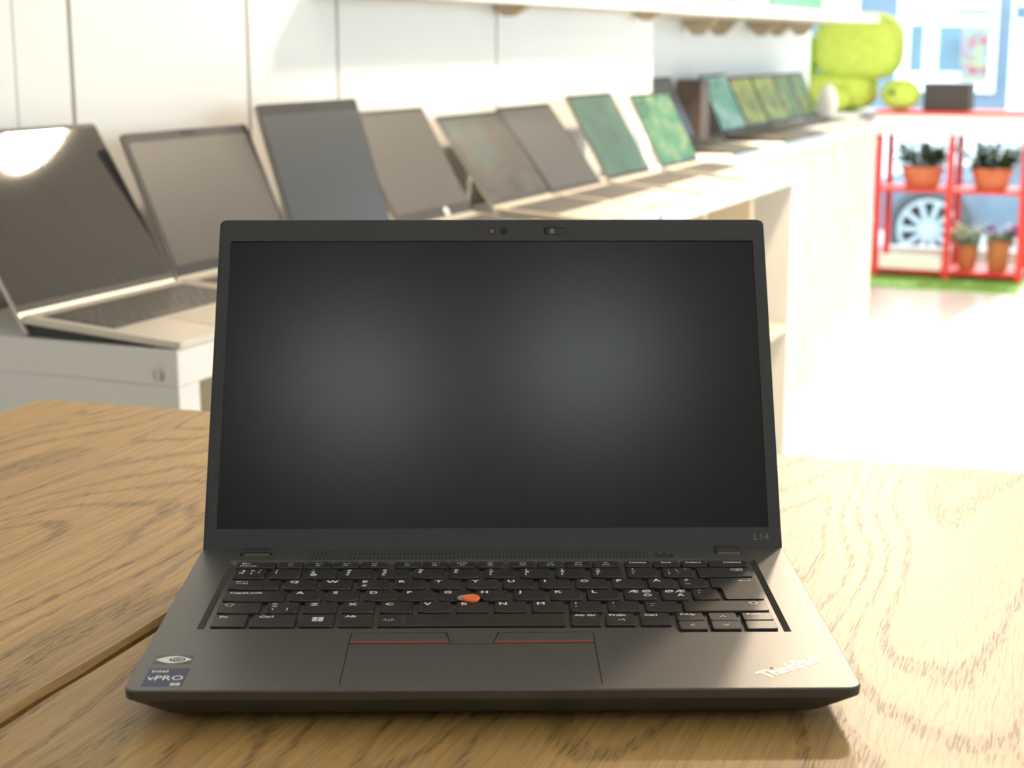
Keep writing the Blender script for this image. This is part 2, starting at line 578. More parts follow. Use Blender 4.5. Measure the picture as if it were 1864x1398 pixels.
wl = structure(sbox(MB(), DB, 3.74, WN - 0.10, WN - 0.02, FZ, CZ).build('wall_left', M['seam']))
seams = [DB, 0.0, 1.125, 1.241, 1.690, 1.986, 2.690, 3.76]
for i, (a, b) in enumerate(zip(seams[:-1], seams[1:])):
    g0 = 0.001 if i == 2 else 0.004
    g1 = 0.001 if i == 1 else 0.004
    sbox(MB(), a + g0, b - (0 if b == 3.76 else g1), WN - 0.02, WN, FZ, CZ).build('panel', M['wall'], wl, bevel=0.0015)
structure(sbox(MB(), 3.74, 3.76, WN2, WN - 0.02, FZ, CZ).build('wall_return', M['wall']))
structure(sbox(MB(), 3.74, 7.05, WN2 - 0.08, WN2, FZ, CZ).build('wall_bay', M['wall'], bevel=0.002))
structure(sbox(MB(), 7.05, DF + 0.1, -3.4, -3.3, FZ, CZ).build('wall_corner', M['wall']))
structure(sbox(MB(), 6.97, 7.05, -3.4, WN2 - 0.08, FZ, CZ).build('wall_inner', M['wall']))
structure(sbox(MB(), DB - 0.1, DB, -3.4, NR + 0.1, FZ, CZ).build('wall_back', M['wall']))
# right wall, out of view; both windows added to let in soft daylight
wr = MB()
OPN = [(-1.2, 2.6), (4.2, 8.6)]
zs0, zs1 = -0.25, 1.45
sbox(wr, DB, DF + 0.1, NR, NR + 0.1, FZ, zs0)
sbox(wr, DB, DF + 0.1, NR, NR + 0.1, zs1, CZ)
for a, b in ((DB, OPN[0][0]), (OPN[0][1], OPN[1][0]), (OPN[1][1], DF + 0.1)):
    sbox(wr, a, b, NR, NR + 0.1, zs0, zs1)
structure(wr.build('wall_right', M['wall']))
for k, (a, b) in enumerate(OPN):
    fr = MB()
    sbox(fr, a, b, NR + 0.02, NR + 0.08, zs0, zs0 + 0.05)
    sbox(fr, a, b, NR + 0.02, NR + 0.08, zs1 - 0.05, zs1)
    for t in (a, (a + b) / 2 - 0.025, b - 0.05):
        sbox(fr, t, t + 0.05, NR + 0.02, NR + 0.08, zs0 + 0.05, zs1 - 0.05)
    w = structure(fr.build('window_%d' % (k + 2), M['mullion']))
    for t0, t1 in ((a + 0.05, (a + b) / 2 - 0.025), ((a + b) / 2 + 0.025, b - 0.05)):
        sbox(MB(), t0, t1, NR + 0.045, NR + 0.053, zs0 + 0.05, zs1 - 0.05).build('pane', M['glass'], w)
# shop window at the far end
structure(sbox(MB(), DF, DF + 0.1, -3.3, NR, 1.55, CZ).build('wall_far', M['wall']))
fr = MB()
sbox(fr, DF, DF + 0.08, -3.3, NR, FZ, FZ + 0.09)
sbox(fr, DF, DF + 0.08, -3.3, NR, 1.47, 1.55)
posts = [-3.3, -2.15, 0.1, 1.9, NR - 0.07]
for t in posts:
    sbox(fr, DF, DF + 0.08, t, t + 0.07, FZ + 0.09, 1.47)
w1 = structure(fr.build('window_1', M['mullion'], bevel=0.003))
for a, b in zip(posts[:-1], posts[1:]):
    sbox(MB(), DF + 0.035, DF + 0.045, a + 0.07, b, FZ + 0.09, 1.47).build('pane', M['glass'], w1)

# ------------------------------------------------------------------ street outside
SZ = -1.50
structure(sbox(MB(), DF + 0.12, 40, -20, 16, SZ - 0.1, SZ).build('street_ground', M['asphalt']))
structure(sbox(MB(), DF + 0.12, DF + 1.3, -20, 16, SZ, FZ - 0.06).build('pavement', M['asphalt']))


def facade():
    t = empty('building', dn(20, -2.5, SZ), RZ)
    ax = None
    F0 = 0.0
    zo = -SZ   # local z = world z + zo
    MB().box(0.0, 0.4, -9, 7.0, 0, 5.6).build('wall', M['facade'], t)
    MB().box(-0.03, 0.0, -9, 7.0, 0, 0.72).build('glare_band', M['frame_white'], t)  # sunlit street glare put into the white colour of this band
    # local x = D, local y = -(n) ; y = -(n + 2.5)

    def yl(n):
        return -(n + 2.5)

    def win(n0, n1, z0, z1, panes, name='window'):
        f = MB()
        ya, yb = yl(n1), yl(n0)
        xs = sorted(panes)
        # frame with openings: verticals between panes, rails above and below
        f.box(-0.06, -0.002, ya, yb, z0 + zo, z1 + zo)
        o = f.build(name, M['frame_white'], t, bevel=0.01)
        for (a, b, c, d, mm) in panes:
            MB().box(-0.075, -0.062, yl(b), yl(a), c + zo, d + zo).build('pane', M[mm], o)
        return o

    win(-3.42, -2.24, -0.32, 0.85, [(-3.26, -3.10, -0.07, 0.49, 'pane_blue'), (-2.92, -2.65, -0.07, 0.47, 'pane_blue'),
                                   (-2.64, -2.32, -0.18, 0.47, 'poster'), (-3.24, -3.10, 0.61, 0.665, 'pane_blue'),
                                   (-2.98, -2.94, 0.61, 0.665, 'pane_blue'), (-2.72, -2.35, 0.605, 0.665, 'pane_blue')])
    win(-2.08, -0.6, -0.75, 0.85, [(-2.04, -1.62, 0.55, 0.70, 'pane_blue'), (-1.45, -0.75, 0.2, 0.70, 'pane_blue')])
    win(-5.2, -3.9, -0.32, 0.85, [(-5.05, -4.62, -0.15, 0.7, 'pane_blue'), (-4.5, -4.05, -0.15, 0.7, 'pane_blue')])
    win(0.2, 1.8, -0.75, 0.85, [(0.35, 0.95, -0.5, 0.7, 'pane_blue'), (1.05, 1.65, -0.5, 0.7, 'pane_blue')])
    for n in (-4.6, -2.8, -1.0, 0.8):
        win(n - 0.6, n + 0.6, 1.7, 3.2, [(n - 0.5, n - 0.05, 1.8, 3.1, 'pane_blue'), (n + 0.05, n + 0.5, 1.8, 3.1, 'pane_blue')])
    MB().box(-0.18, 0.5, -9.1, 7.1, 5.6, 5.8).build('cornice', M['frame_white'], t)
    tag(t, 'blue-grey building across the street with white-framed windows, seen through the shop window', 'building')


facade()


def car():
    t = empty('parked_car', dn(12.55, -1.77, SZ), RZ)
    # local x = D (away), y = -N ; car lies along N, its side faces the shop; wheel at y = 0
    prof = [(-0.72, 0.30), (-0.76, 0.48), (-0.70, 0.60), (-0.45, 0.68), (0.45, 0.76), (0.95, 1.20), (1.9, 1.28), (2.55, 0.95), (3.1, 0.85), (3.2, 0.6), (3.12, 0.28)]
    prof = [(-(y), z) for y, z in prof]           # nose to the left of the picture is +y
    body = MB()
    ring0 = [(0.05, y, z) for y, z in prof]
    ring1 = [(0.0, y, z * 0.99 + 0.005) for y, z in prof]
    body.loft([[(1.65, y, z) for y, z in prof], ring0])
    body.build('body', M['carpaint'], t, bevel=0.02)
    for y in (0.0, -2.45):
        tyre = MB()
        n = 32
        pr = [(0.04, 0.20), (-0.02, 0.225), (-0.06, 0.28), (-0.04, 0.325), (0.12, 0.335), (0.16, 0.30), (0.16, 0.2)]
        tyre.loft([[(x, y + r * cos(2 * pi * i / n), 0.335 + r * sin(2 * pi * i / n)) for i in range(n)] for x, r in pr])
        w = tyre.build('wheel', M['tyre'], t, smooth=True)
        rim = MB()
        rim.loft([[(x, y + r * cos(2 * pi * i / n), 0.335 + r * sin(2 * pi * i / n)) for i in range(n)] for x, r in [(-0.02, 0.235), (-0.05, 0.245), (-0.05, 0.215), (0.0, 0.205)]], False, False)
        for k in range(10):
            a = 2 * pi * k / 10
            ca, sa = cos(a), sin(a)
            rim.box(-0.045, -0.015, -0.02, 0.02, 0.03, 0.22, (Vector((0, y, 0.335)), Vector((1, 0, 0)), Vector((0, -sa, ca)), Vector((0, ca, sa))))
        rim.loft([[(x, y + r * cos(2 * pi * i / 12), 0.335 + r * sin(2 * pi * i / 12)) for i in range(12)] for x, r in [(0.0, 0.06), (-0.055, 0.055)]])
        rim.build('rim', M['alloy'], w)
    for y0, y1 in ((-0.95, -1.75), (-1.85, -2.35)):
        MB().box(0.02, 0.045, min(y0, y1), max(y0, y1), 0.88, 1.16).build('side_window', M['pane_blue'], t)
    tag(t, 'slate-blue car parked outside, its alloy wheel seen between the red stand shelves', 'car')


car()

# ------------------------------------------------------------------ oak table
TH = radians(20.5)
T = Vector((sin(TH), cos(TH), 0))
TM = Vector((cos(TH), -sin(TH), 0))
TRZ = math.atan2(TM.y, TM.x)            # local x = TM, local y = T
table = empty('oak_table', (0, 0, FZ), TRZ)
tag(table, 'large rustic oak plank table carrying the open black laptop', 'table')
# far edge measured from the photograph, a little off square
e0 = Vector((-0.3838, 0.6861, 0)); e1 = Vector((0.3743, 0.4347, 0))


def far_t(m):
    a0, t0 = e0.dot(TM), e0.dot(T)
    a1, t1 = e1.dot(TM), e1.dot(T)
    return t0 + (t1 - t0) * (m - a0) / (a1 - a0)


TT = 0.042
ms = [-0.600, -0.541, -0.3115, -0.2102, 0.2189, 0.44, 0.652, 0.87]
gaps = {-0.2102: 0.0022,  0.652: 0.002}
rnd = random.Random(3)
for a, b in zip(ms[:-1], ms[1:]):
    ga, gb = gaps.get(a, 0.0), gaps.get(b, 0.0)
    mb = MB()
    n = 60
    t_near = -1.45
    cell = []
    # slightly worn, uneven plank edges where there is a gap
    for i in range(n + 1):
        f = i / n
        xa = a + ga + (rnd.uniform(0, 0.0008) if ga else 0)
        xb = b - gb - (rnd.uniform(0, 0.0008) if gb else 0)
        ya = t_near + (far_t(a) - t_near) * f
        yb = t_near + (far_t(b) - t_near) * f
        ba = (0.0026 if ga > 0.001 else 0.001) if ga else 0.00002
        bb = (0.0026 if gb > 0.001 else 0.001) if gb else 0.00002
        if a == ms[0]:
            ba = 0.004
        if b == ms[-1]:
            bb = 0.004
        ea = rnd.uniform(0.7, 1.3)
        z1 = 0.0
        off = 0.004 if i == n else 0.0
        cell.append([(xa, ya, -TT), (xa, ya, z1 - ba * ea), (xa + ba * ea, ya, z1 - off), (xb - bb * ea, yb, z1 - off), (xb, yb, z1 - bb * ea), (xb, yb, -TT)])
    # round the far end over
    last = cell[-1]
    cell[-1] = [(x, y + 0.0, z) for x, y, z in last]
    ins = [(x, y - 0.004, min(z + (0.004 if k in (2, 3) else 0), 0.0)) for k, (x, y, z) in enumerate(last)]
    cell.insert(-1, ins)
    mb.loft(cell)
    o = mb.build('plank', M['table'], table)
    o.location = (0, 0, -FZ)
fm = MB()
fm.box(-0.53, 0.80, -1.38, -1.34, 0.88, 1.02 - TT)
fm.box(-0.53, 0.80, 0.30, 0.34, 0.88, 1.02 - TT)
fm.box(-0.53, -0.49, -1.34, 0.30, 0.88, 1.02 - TT)
fm.box(0.76, 0.80, -1.34, 0.30, 0.88, 1.02 - TT)
fm.build('apron', M['table'], table)
for x in (-0.54, 0.72):
    for y in (-1.39, 0.26):
        MB().box(x, x + 0.09, y, y + 0.09, 0, 1.02 - TT).build('leg', M['table'], table, bevel=0.004)

# ------------------------------------------------------------------ the open laptop on the table
lap = empty('open_laptop', (0, 0.1, 0))
tag(lap, 'open black laptop with red pointing stick and dark screen standing on the oak table', 'laptop')


def lput(mb, name, m, parent=None, **k):
    o = mb.build(name, m, parent or lap, **k)
    if parent is None:
        o.location = (0, -0.1, 0)
    return o


HW = 0.1627
BK = 0.2035
DZ = 0.0185


def base_ring(z, s, fr_, bk, r):
    return [(x, y, z) for x, y in rrect(-HW + s, HW - s, fr_, BK - bk, (r, r, 0.003, 0.003), 6)]


mb = MB()
mb.loft([base_ring(0.0035, 0.0160, 0.0105, 0.004, 0.006), base_ring(0.0055, 0.0135, 0.0078, 0.003, 0.006), base_ring(0.0128, 0.0022, 0.0012, 0.0005, 0.006),
         base_ring(0.0140, 0.0004, 0.0002, 0, 0.006), base_ring(0.0178, 0, 0, 0, 0.006), base_ring(DZ, 0.0006, 0.0006, 0, 0.006)], True, False)
lput(mb, 'base_shell', M['lap'], smooth=True)
BAY = [(-0.1436, 0.0765), (0.0875, 0.0762), (0.0895, 0.0695), (0.1436, 0.0695), (0.1436, 0.1800), (0.1430, 0.1818), (0.1412, 0.1828), (-0.1412, 0.1828), (-0.1430, 0.1818), (-0.1436, 0.1800)]
PAD = rrect(-0.0684, 0.0482, 0.0045, 0.0705, 0.0015, 3)
outer = [(x, y) for x, y, z in base_ring(DZ, 0.0006, 0.0006, 0, 0.006)]
vs, fs = flat_with_holes(outer, [BAY, PAD], DZ, 'deck')
mb = MB().add(vs, fs)


def well(mb, loop, z0, z1, floor=True, lip=0.0):
    n = len(loop)
    low = [(x - math.copysign(lip, x) if abs(x) > 0.12 else x, y - (lip * 0.4 if lip and y > 0.17 else 0.0)) for x, y in loop]
    v = [(x, y, z1) for x, y in loop] + [(x, y, z0) for x, y in low]
    f = [(i, i + n, (i + 1) % n + n, (i + 1) % n) for i in range(n)]
    mb.add(v, f)
    if floor:
        mb.add([(x, y, z0) for x, y in low], [tuple(range(n))])


lput(mb, 'deck', M['lap'])
mb = MB()
well(mb, BAY, DZ - 0.0020, DZ, lip=0.0026)
lput(mb, 'keyboard_tray', M['lap'])
mb = MB()
well(mb, PAD, DZ - 0.0012, DZ)
lput(mb, 'trackpad_recess', M['lap_dark'])
# trackpad plate and its three buttons
PZ = DZ - 0.0002
lput(MB().prism(rrect(-0.0680, 0.0478, 0.0049, 0.0562, (0.0012, 0.0012, 0, 0), 3), PZ - 0.0008, PZ), 'trackpad', M['lap'], label='wide smooth trackpad')
bl = lput(MB().prism([(-0.0680, 0.0566), (-0.0205, 0.0566), (-0.0230, 0.0701), (-0.0680, 0.0701)], PZ - 0.0008, PZ + 0.0002), 'trackpad_button', M['lap'])
br = lput(MB().prism([(0.0001, 0.0566), (0.0478, 0.0566), (0.0478, 0.0701), (0.0026, 0.0701)], PZ - 0.0008, PZ + 0.0002), 'trackpad_button', M['lap'])
bmid = lput(MB().prism([(-0.0199, 0.0556), (-0.0005, 0.0556), (0.0020, 0.0703), (-0.0224, 0.0703)], PZ - 0.0008, PZ + 0.0006), 'trackpad_button', M['lap'], bevel=0.0003, segs=1)
MB().prism([(-0.0680, 0.0567), (-0.0206, 0.0567), (-0.0209, 0.0589), (-0.0680, 0.0589)], PZ + 0.0002, PZ + 0.0003).build('red_stripe', M['red'], bl, label='red stripe')
MB().prism([(0.0002, 0.0567), (0.0478, 0.0567), (0.0478, 0.0589), (0.0006, 0.0589)], PZ + 0.0002, PZ + 0.0003).build('red_stripe', M['red'], br, label='red stripe')

KT = DZ + 0.0003     # top of the key caps
KB = DZ - 0.0018


def key_outline(x0, x1, y0, y1, curved, cut=None):
    r = 0.0008
    if not curved:
        return rrect(x0, x1, y0, y1, (0.0012, 0.0012, r, r), 3)
    # letter keys: lower corners well rounded and a bowed lower edge
    pts = []
    w = x1 - x0
    rb = 0.0022
    for k in range(5):
        a = pi + 0.5 * pi * k / 4 * 0.86
        pts.append((x0 + rb + rb * cos(a), y0 + 0.0004 + rb + rb * sin(a)))
    for k in range(1, 5):
        t = k / 5
        pts.append((x0 + rb + (w - 2 * rb) * t, y0 - 0.0003 * sin(pi * t)))
    for k in range(5):
        a = 1.5 * pi + 0.5 * pi * (0.14 + 0.86 * k / 4)
        pts.append((x1 - rb + rb * cos(a), y0 + 0.0004 + rb + rb * sin(a)))
    if cut == 'br':
        pts = [p for p in pts if p[0] < x1 - 0.0042 or p[1] > y0 + 0.0045]
        pts += [(x1 - 0.0042, y0 + 0.0002), (x1 - 0.0034, y0 + 0.0030), (x1 - 0.0012, y0 + 0.0044), (x1, y0 + 0.0047)]
    if cut == 'bl':
        pts = [p for p in pts if p[0] > x0 + 0.0042 or p[1] > y0 + 0.0045]
        pts = [(x0, y0 + 0.0047), (x0 + 0.0012, y0 + 0.0044), (x0 + 0.0034, y0 + 0.0030), (x0 + 0.0042, y0 + 0.0002)] + pts
    pts += [(x1, y1 - r), (x1 - r * 0.3, y1 - r * 0.3), (x1 - r, y1), (x0 + r, y1), (x0 + r * 0.3, y1 - r * 0.3), (x0, y1 - r)]
    if cut == 'top':
        q = []
        for p in pts:
            q.append(p)
            if abs(p[0] - (x1 - r)) < 1e-6 and abs(p[1] - y1) < 1e-6:
                cx = -0.0112
                for a in (0.0040, 0.0028, 0.0, -0.0028, -0.0040):
                    q.append((cx + a, y1 - (0.0026 if abs(a) < 0.0035 else 0.0002) + (0.0006 if abs(abs(a) - 0.0028) < 1e-6 else 0)))
        pts = q
    return pts


LZ = KT + 0.00005
mm = 0.001


def make_key(x0, x1, y0, y1, curved=True, legends=(), icon=None, outline=None, cut=None, lift=0.0):
    """x, y in mm; legends = (text, dx from left, dy cap-top from top, cap height, align)"""
    x0, x1, y0, y1 = x0 * mm, x1 * mm, y0 * mm, y1 * mm
    pts = outline or key_outline(x0, x1, y0, y1, curved, cut)
    b = MB()
    n = len(pts)
    cx, cy = (x0 + x1) / 2, (y0 + y1) / 2

    def ring(z, inset):
        out = []
        for x, y in pts:
            out.append((x + (inset if x < cx else -inset), y + (inset if y < cy else -inset), z))
        return out
    if outline:
        b.loft([[(x, y, KB) for x, y in pts], [(x, y, KT) for x, y in pts]])
    else:
        b.loft([ring(KB, 0), ring(KT - 0.0004, 0.0001), ring(KT, 0.00045)])
    k = lput(b, 'key', M['key'])
    lg = MB()
    for L in legends:
        s, dx, dy, cap = L[:4]
        al = L[4] if len(L) > 4 else 'l'
        xx = x0 + dx * mm if al == 'l' else (x1 - dx * mm if al == 'r' else cx + dx * mm)
        add_text(lg, s, xx, y1 - dy * mm - cap * mm, cap * mm, LZ, L[5] if len(L) > 5 else 1.12, 0, al, 0.030)
    if icon:
        icon(lg, x0, x1, y0, y1)
    if lg.v:
        put('key_legend', lg.mesh('key_legend'), M['legend'], k)
    return k


P = 19.05
KW = 16.45
# number row, letters, home row, bottom row: y spans measured on the photograph (mm from the front edge)
RF, RNUM, RQ, RA, RZr, RC = (169.4, 178.6), (151.9, 166.6), (134.5, 148.9), (116.3, 131.6), (98.7, 113.9), (79.4, 96.0)


def ic_sp(lg, cx, y, w=0.00022):
    lg.add([(cx - .0011, y - .0003, LZ), (cx - .0006, y - .0003, LZ), (cx, y - .0008, LZ), (cx, y + .0008, LZ), (cx - .0006, y + .0003, LZ), (cx - .0011, y + .0003, LZ)], [(0, 1, 2, 3, 4, 5)])


def f_icon(kind):
    def fn(lg, x0, x1, y0, y1):
        cx = (x0 + x1) / 2
        y = y1 - 0.0028
        w = 0.00028
        if kind in ('mute', 'vol-', 'vol+'):
            ic_sp(lg, cx - .0004, y)
            if kind == 'mute':
                stroke(lg, [(cx + .0004, y - .0006), (cx + .0014, y + .0006)], w, LZ); stroke(lg, [(cx + .0004, y + .0006), (cx + .0014, y - .0006)], w, LZ)
            else:
                stroke(lg, [(cx + .0003, y - .0006), (cx + .0006, y), (cx + .0003, y + .0006)], w, LZ)
                stroke(lg, [(cx + .0012, y), (cx + .0026, y)], w, LZ)
                if kind == 'vol+':
                    stroke(lg, [(cx + .0019, y - .0007), (cx + .0019, y + .0007)], w, LZ)
        elif kind == 'mic':
            stroke(lg, [(cx - .0013, y - .0008), (cx + .0013, y + .0008)], w, LZ); stroke(lg, [(cx - .0013, y + .0008), (cx + .0013, y - .0008)], w, LZ)
            stroke(lg, [(cx - .0009, y), (cx + .0009, y)], w * 2, LZ)
        elif kind in ('br-', 'br+'):
            c = cx - .0006
            pts = [(c + .0007 * cos(a * pi / 4), y + .0007 * sin(a * pi / 4)) for a in range(9)]
            stroke(lg, pts, w, LZ)
            stroke(lg, [(c - .0015, y), (c - .0010, y)], w, LZ); stroke(lg, [(c + .0010, y), (c + .0015, y)], w, LZ)
            stroke(lg, [(cx + .0016, y), (cx + .0030, y)], w, LZ)
            if kind == 'br+':
                stroke(lg, [(cx + .0023, y - .0007), (cx + .0023, y + .0007)], w, LZ)
        elif kind == 'disp':
            for s in (-.0018, .0012):
                stroke(lg, [(cx + s - .001, y - .0006), (cx + s + .001, y - .0006), (cx + s + .001, y + .0006), (cx + s - .001, y + .0006), (cx + s - .001, y - .0006)], w, LZ)
        elif kind == 'air':
            stroke(lg, [(cx - .0016, y), (cx + .0016, y)], w * 1.6, LZ); stroke(lg, [(cx - .0005, y - .0009), (cx + .0005, y), (cx - .0005, y + .0009)], w * 1.4, LZ)
        elif kind == 'msg':
            stroke(lg, [(cx - .0015, y - .0006), (cx + .0015, y - .0006), (cx + .0015, y + .0008), (cx - .0015, y + .0008), (cx - .0015, y - .0006)], w, LZ)
        elif kind == 'call':
            stroke(lg, [(cx - .0014, y + .0002), (cx - .0008, y - .0006), (cx + .0004, y - .0004), (cx + .0012, y + .0006)], w * 1.8, LZ)
        elif kind == 'hang':
            stroke(lg, [(cx - .0016, y - .0004), (cx - .0012, y + .0004), (cx + .0012, y + .0004), (cx + .0016, y - .0004)], w * 1.8, LZ)
        elif kind == 'star':
            pts = [(cx + (.0014 if k % 2 == 0 else .0006) * sin(k * pi / 5), y + (.0010 if k % 2 == 0 else .0004) * cos(k * pi / 5)) for k in range(11)]
            stroke(lg, pts, w, LZ)
    return fn


make_key(-139.2, -117.7, *RF, False, [('Esc', 3.0, 1.2, 2.0, 'l', 1.3), ('FnLock', 2.4, 5.2, 1.7, 'l', 1.3)])
fk = [(-116.4, -102.9, 'mute'), (-101.8, -87.8, 'vol-'), (-86.9, -72.8, 'vol+'), (-71.7, -57.4, 'mic'), (-53.7, -39.5, 'br-'), (-38.6, -24.6, 'br+'),
      (-23.7, -9.6, 'disp'), (-8.7, 5.5, 'air'), (8.9, 23.2, 'msg'), (24.1, 38.3, 'call'), (39.2, 53.3, 'hang'), (54.2, 68.4, 'star')]
for i, (a, b, ic) in enumerate(fk):
    make_key(a, b, *RF, False, [('F%d' % (i + 1), 0, 5.3, 1.6, 'c', 1.25)], f_icon(ic))
for a, b, s in ((71.5, 86.0, 'Home'), (86.9, 101.1, 'End'), (102.0, 116.1, 'Insert')):
    make_key(a, b, *RF, False, [(s, 0, 1.8, 2.1, 'c', 1.25)])
make_key(117.0, 138.2, *RF, False, [('Delete', 3.0, 1.8, 2.1, 'r', 1.25)])

# number row
make_key(-138.4, -121.4, *RNUM, True, [('§', 4.0, 1.2, 2.4), ('½', 2.6, 5.0, 2.4), ('|', 9.0, 5.0, 2.6), ('¤', 8.6, 1.2, 2.2), ('°', 13.0, 1.2, 2.4), ('°', 12.6, 5.0, 2.4)])
num = [('!', '1', ''), ('"', '2', '@'), ('#', '3', '£'), ('¤', '4', '$'), ('%', '5', '€'), ('&', '6', ''), ('/', '7', '{'), ('(', '8', '['), (')', '9', ']'), ('=', '0', '}')]
for i, (a, b, c) in enumerate(num):
    x = -119.0 + P * i
    lg = [(a, 2.8, 1.0, 2.3), (b, 2.6, 4.2, 2.9)]
    if c and i < 4:
        lg.append((c, 2.4, 8.0, 2.5))
    elif c and i > 5:
        lg.append((c, 2.6, 8.0, 2.5))
    make_key(x, x + KW, *RNUM, True, lg)
make_key(71.5, 87.9, *RNUM, True, [('?', 2.8, 1.0, 2.4), ('+', 2.6, 4.2, 2.6), ('\\', 2.4, 8.0, 2.4)])
make_key(90.5, 106.9, *RNUM, True, [('´', 3.0, 4.0, 2.8), ('|', 3.2, 7.2, 2.8), ('\\', 7.2, 3.2, 2.6), ('´', 8.0, 7.4, 2.6), ('`', 12.0, 1.4, 2.8)])


def ic_back(lg, x0, x1, y0, y1):
    cx, y = x1 - .0075, y1 - .0038
    stroke(lg, [(cx - .0032, y), (cx - .0012, y + .0017), (cx + .0030, y + .0017), (cx + .0030, y - .0017), (cx - .0012, y - .0017), (cx - .0032, y)], .00045, LZ)
    stroke(lg, [(cx - .0004, y - .0009), (cx + .0016, y + .0009)], .00045, LZ)
    stroke(lg, [(cx - .0004, y + .0009), (cx + .0016, y - .0009)], .00045, LZ)


make_key(109.2, 138.0, *RNUM, False, (), ic_back)


def ic_tab(lg, x0, x1, y0, y1):
    x, y = x0 + .0035, y1 - .0040
    w = .0004
    for s, yy in ((1, y + .0012), (-1, y - .0018)):
        xa, xb = x, x + .0058
        stroke(lg, [(xa, yy), (xb, yy)], w, LZ)
        if s == 1:
            stroke(lg, [(xa, yy - .0012), (xa, yy + .0012)], w, LZ)
            lg.add([(xa + .0003, yy, LZ), (xa + .002, yy - .0010, LZ), (xa + .002, yy + .0010, LZ)], [(0, 1, 2)])
        else:
            stroke(lg, [(xb, yy - .0012), (xb, yy + .0012)], w, LZ)
            lg.add([(xb - .0003, yy, LZ), (xb - .002, yy + .0010, LZ), (xb - .002, yy - .0010, LZ)], [(0, 1, 2)])


make_key(-138.2, -111.8, *RQ, True, (), ic_tab)
for i, ch in enumerate('QWERTYUIOP'):
    x = -109.3 + P * i
    lg = [(ch, 2.6, 1.5, 3.7)]
    if ch == 'E':
        lg.append(('€', 2.4, 8.4, 2.8))
    make_key(x, x + KW, *RQ, True, lg)
make_key(81.2, 95.2, *RQ, True, [('Å', 2.6, 1.5, 3.7)])
make_key(97.8, 111.6, *RQ, True, [('^', 2.8, 1.2, 3.0), ('¨', 2.8, 4.0, 3.0), ('~', 2.8, 7.0, 3.0)])


def ic_enter(lg, x0, x1, y0, y1):
    x, y = x1 - .0090, y1 - .0042
    stroke(lg, [(x, y), (x + .0062, y), (x + .0062, y + .0022)], .00035, LZ)
    lg.add([(x - .0006, y, LZ), (x + .0018, y - .0012, LZ), (x + .0018, y + .0012, LZ)], [(0, 1, 2)])


en = [(119.6, 116.2), (137.2, 116.2), (138.0, 117.0), (138.0, 148.2), (137.2, 148.9), (114.8, 148.9), (114.2, 148.2), (114.2, 134.4), (118.0, 134.0), (118.8, 133.2), (118.8, 117.0)]
make_key(114.2, 138.0, 116.2, 148.9, False, (), ic_enter, outline=[(x * mm, y * mm) for x, y in en])

make_key(-138.2, -106.7, *RA, True, [('CapsLock', 2.6, 1.8, 2.6, 'l', 1.18)])
for i, ch in enumerate('ASDFGHJKL'):
    x = -104.2 + P * i
    make_key(x, x + KW, *RA, True, [(ch, 2.6, 1.5, 3.7)], cut={'G': 'br', 'H': 'bl'}.get(ch))
make_key(67.2, 83.6, *RA, True, [('Æ', 2.2, 1.3, 3.7), ('Ø', 9.6, 1.3, 3.7), ('Ö', 9.8, 7.4, 3.5)])
make_key(86.3, 100.0, *RA, True, [('Ø', 2.2, 1.3, 3.7), ('Æ', 7.2, 1.3, 3.7), ('Ä', 7.8, 7.4, 3.5)])
make_key(102.6, 116.2, *RA, True, [('*', 2.8, 1.2, 3.2), ("'", 3.2, 5.0, 3.0)])


def ic_shift(side):
    def fn(lg, x0, x1, y0, y1):
        cx = x0 + .0052 if side == 'l' else x1 - .0065
        y = y1 - .0036
        stroke(lg, [(cx - .0026, y), (cx, y + .0021), (cx + .0026, y), (cx + .0013, y), (cx + .0013, y - .0020), (cx - .0013, y - .0020), (cx - .0013, y), (cx - .0026, y)], .0004, LZ)
    return fn


make_key(-138.1, -116.8, *RZr, True, (), ic_shift('l'))
make_key(-114.0, -97.6, *RZr, True, [('>', 2.6, 1.0, 2.8, 'l', 1.3), ('<', 2.6, 4.6, 2.8, 'l', 1.3), ('\\', 2.8, 8.6, 2.6), ('|', 10.5, 8.6, 2.8)])
for i, ch in enumerate('ZXCVBNM'):
    x = -94.95 + P * i
    make_key(x, x + KW, *RZr, True, [(ch, 2.6, 1.5, 3.7)], cut='top' if ch == 'B' else None)
for i, (a, b) in enumerate(((';', ','), (':', '.'), ('_', '-'))):
    x = -94.95 + P * (7 + i)
    make_key(x, x + KW, *RZr, True, [(a, 2.8, 1.0, 3.0), (b, 2.8, 5.2, 3.0)])
make_key(95.6, 138.0, *RZr, False, (), ic_shift('r'))

make_key(-137.9, -121.0, *RC, False, [('Fn', 3.0, 1.8, 2.8)])
make_key(-118.9, -97.0, *RC, False, [('Ctrl', 3.4, 1.8, 2.8)])


def ic_win(lg, x0, x1, y0, y1):
    cx, cy = x0 + .0088, y1 - .0072
    s, g = .0027, .00022
    for a in (0, 1):
        for b in (0, 1):
            x = cx + (g if a else -s)
            y = cy + (g if b else -s)
            lg.add([(x, y, LZ), (x + s - g, y, LZ), (x + s - g, y + s - g, LZ), (x, y + s - g, LZ)], [(0, 1, 2, 3)])


make_key(-95.1, -78.3, *RC, False, (), ic_win)
make_key(-75.9, -59.3, *RC, False, [('Alt', 2.6, 1.8, 2.8)])


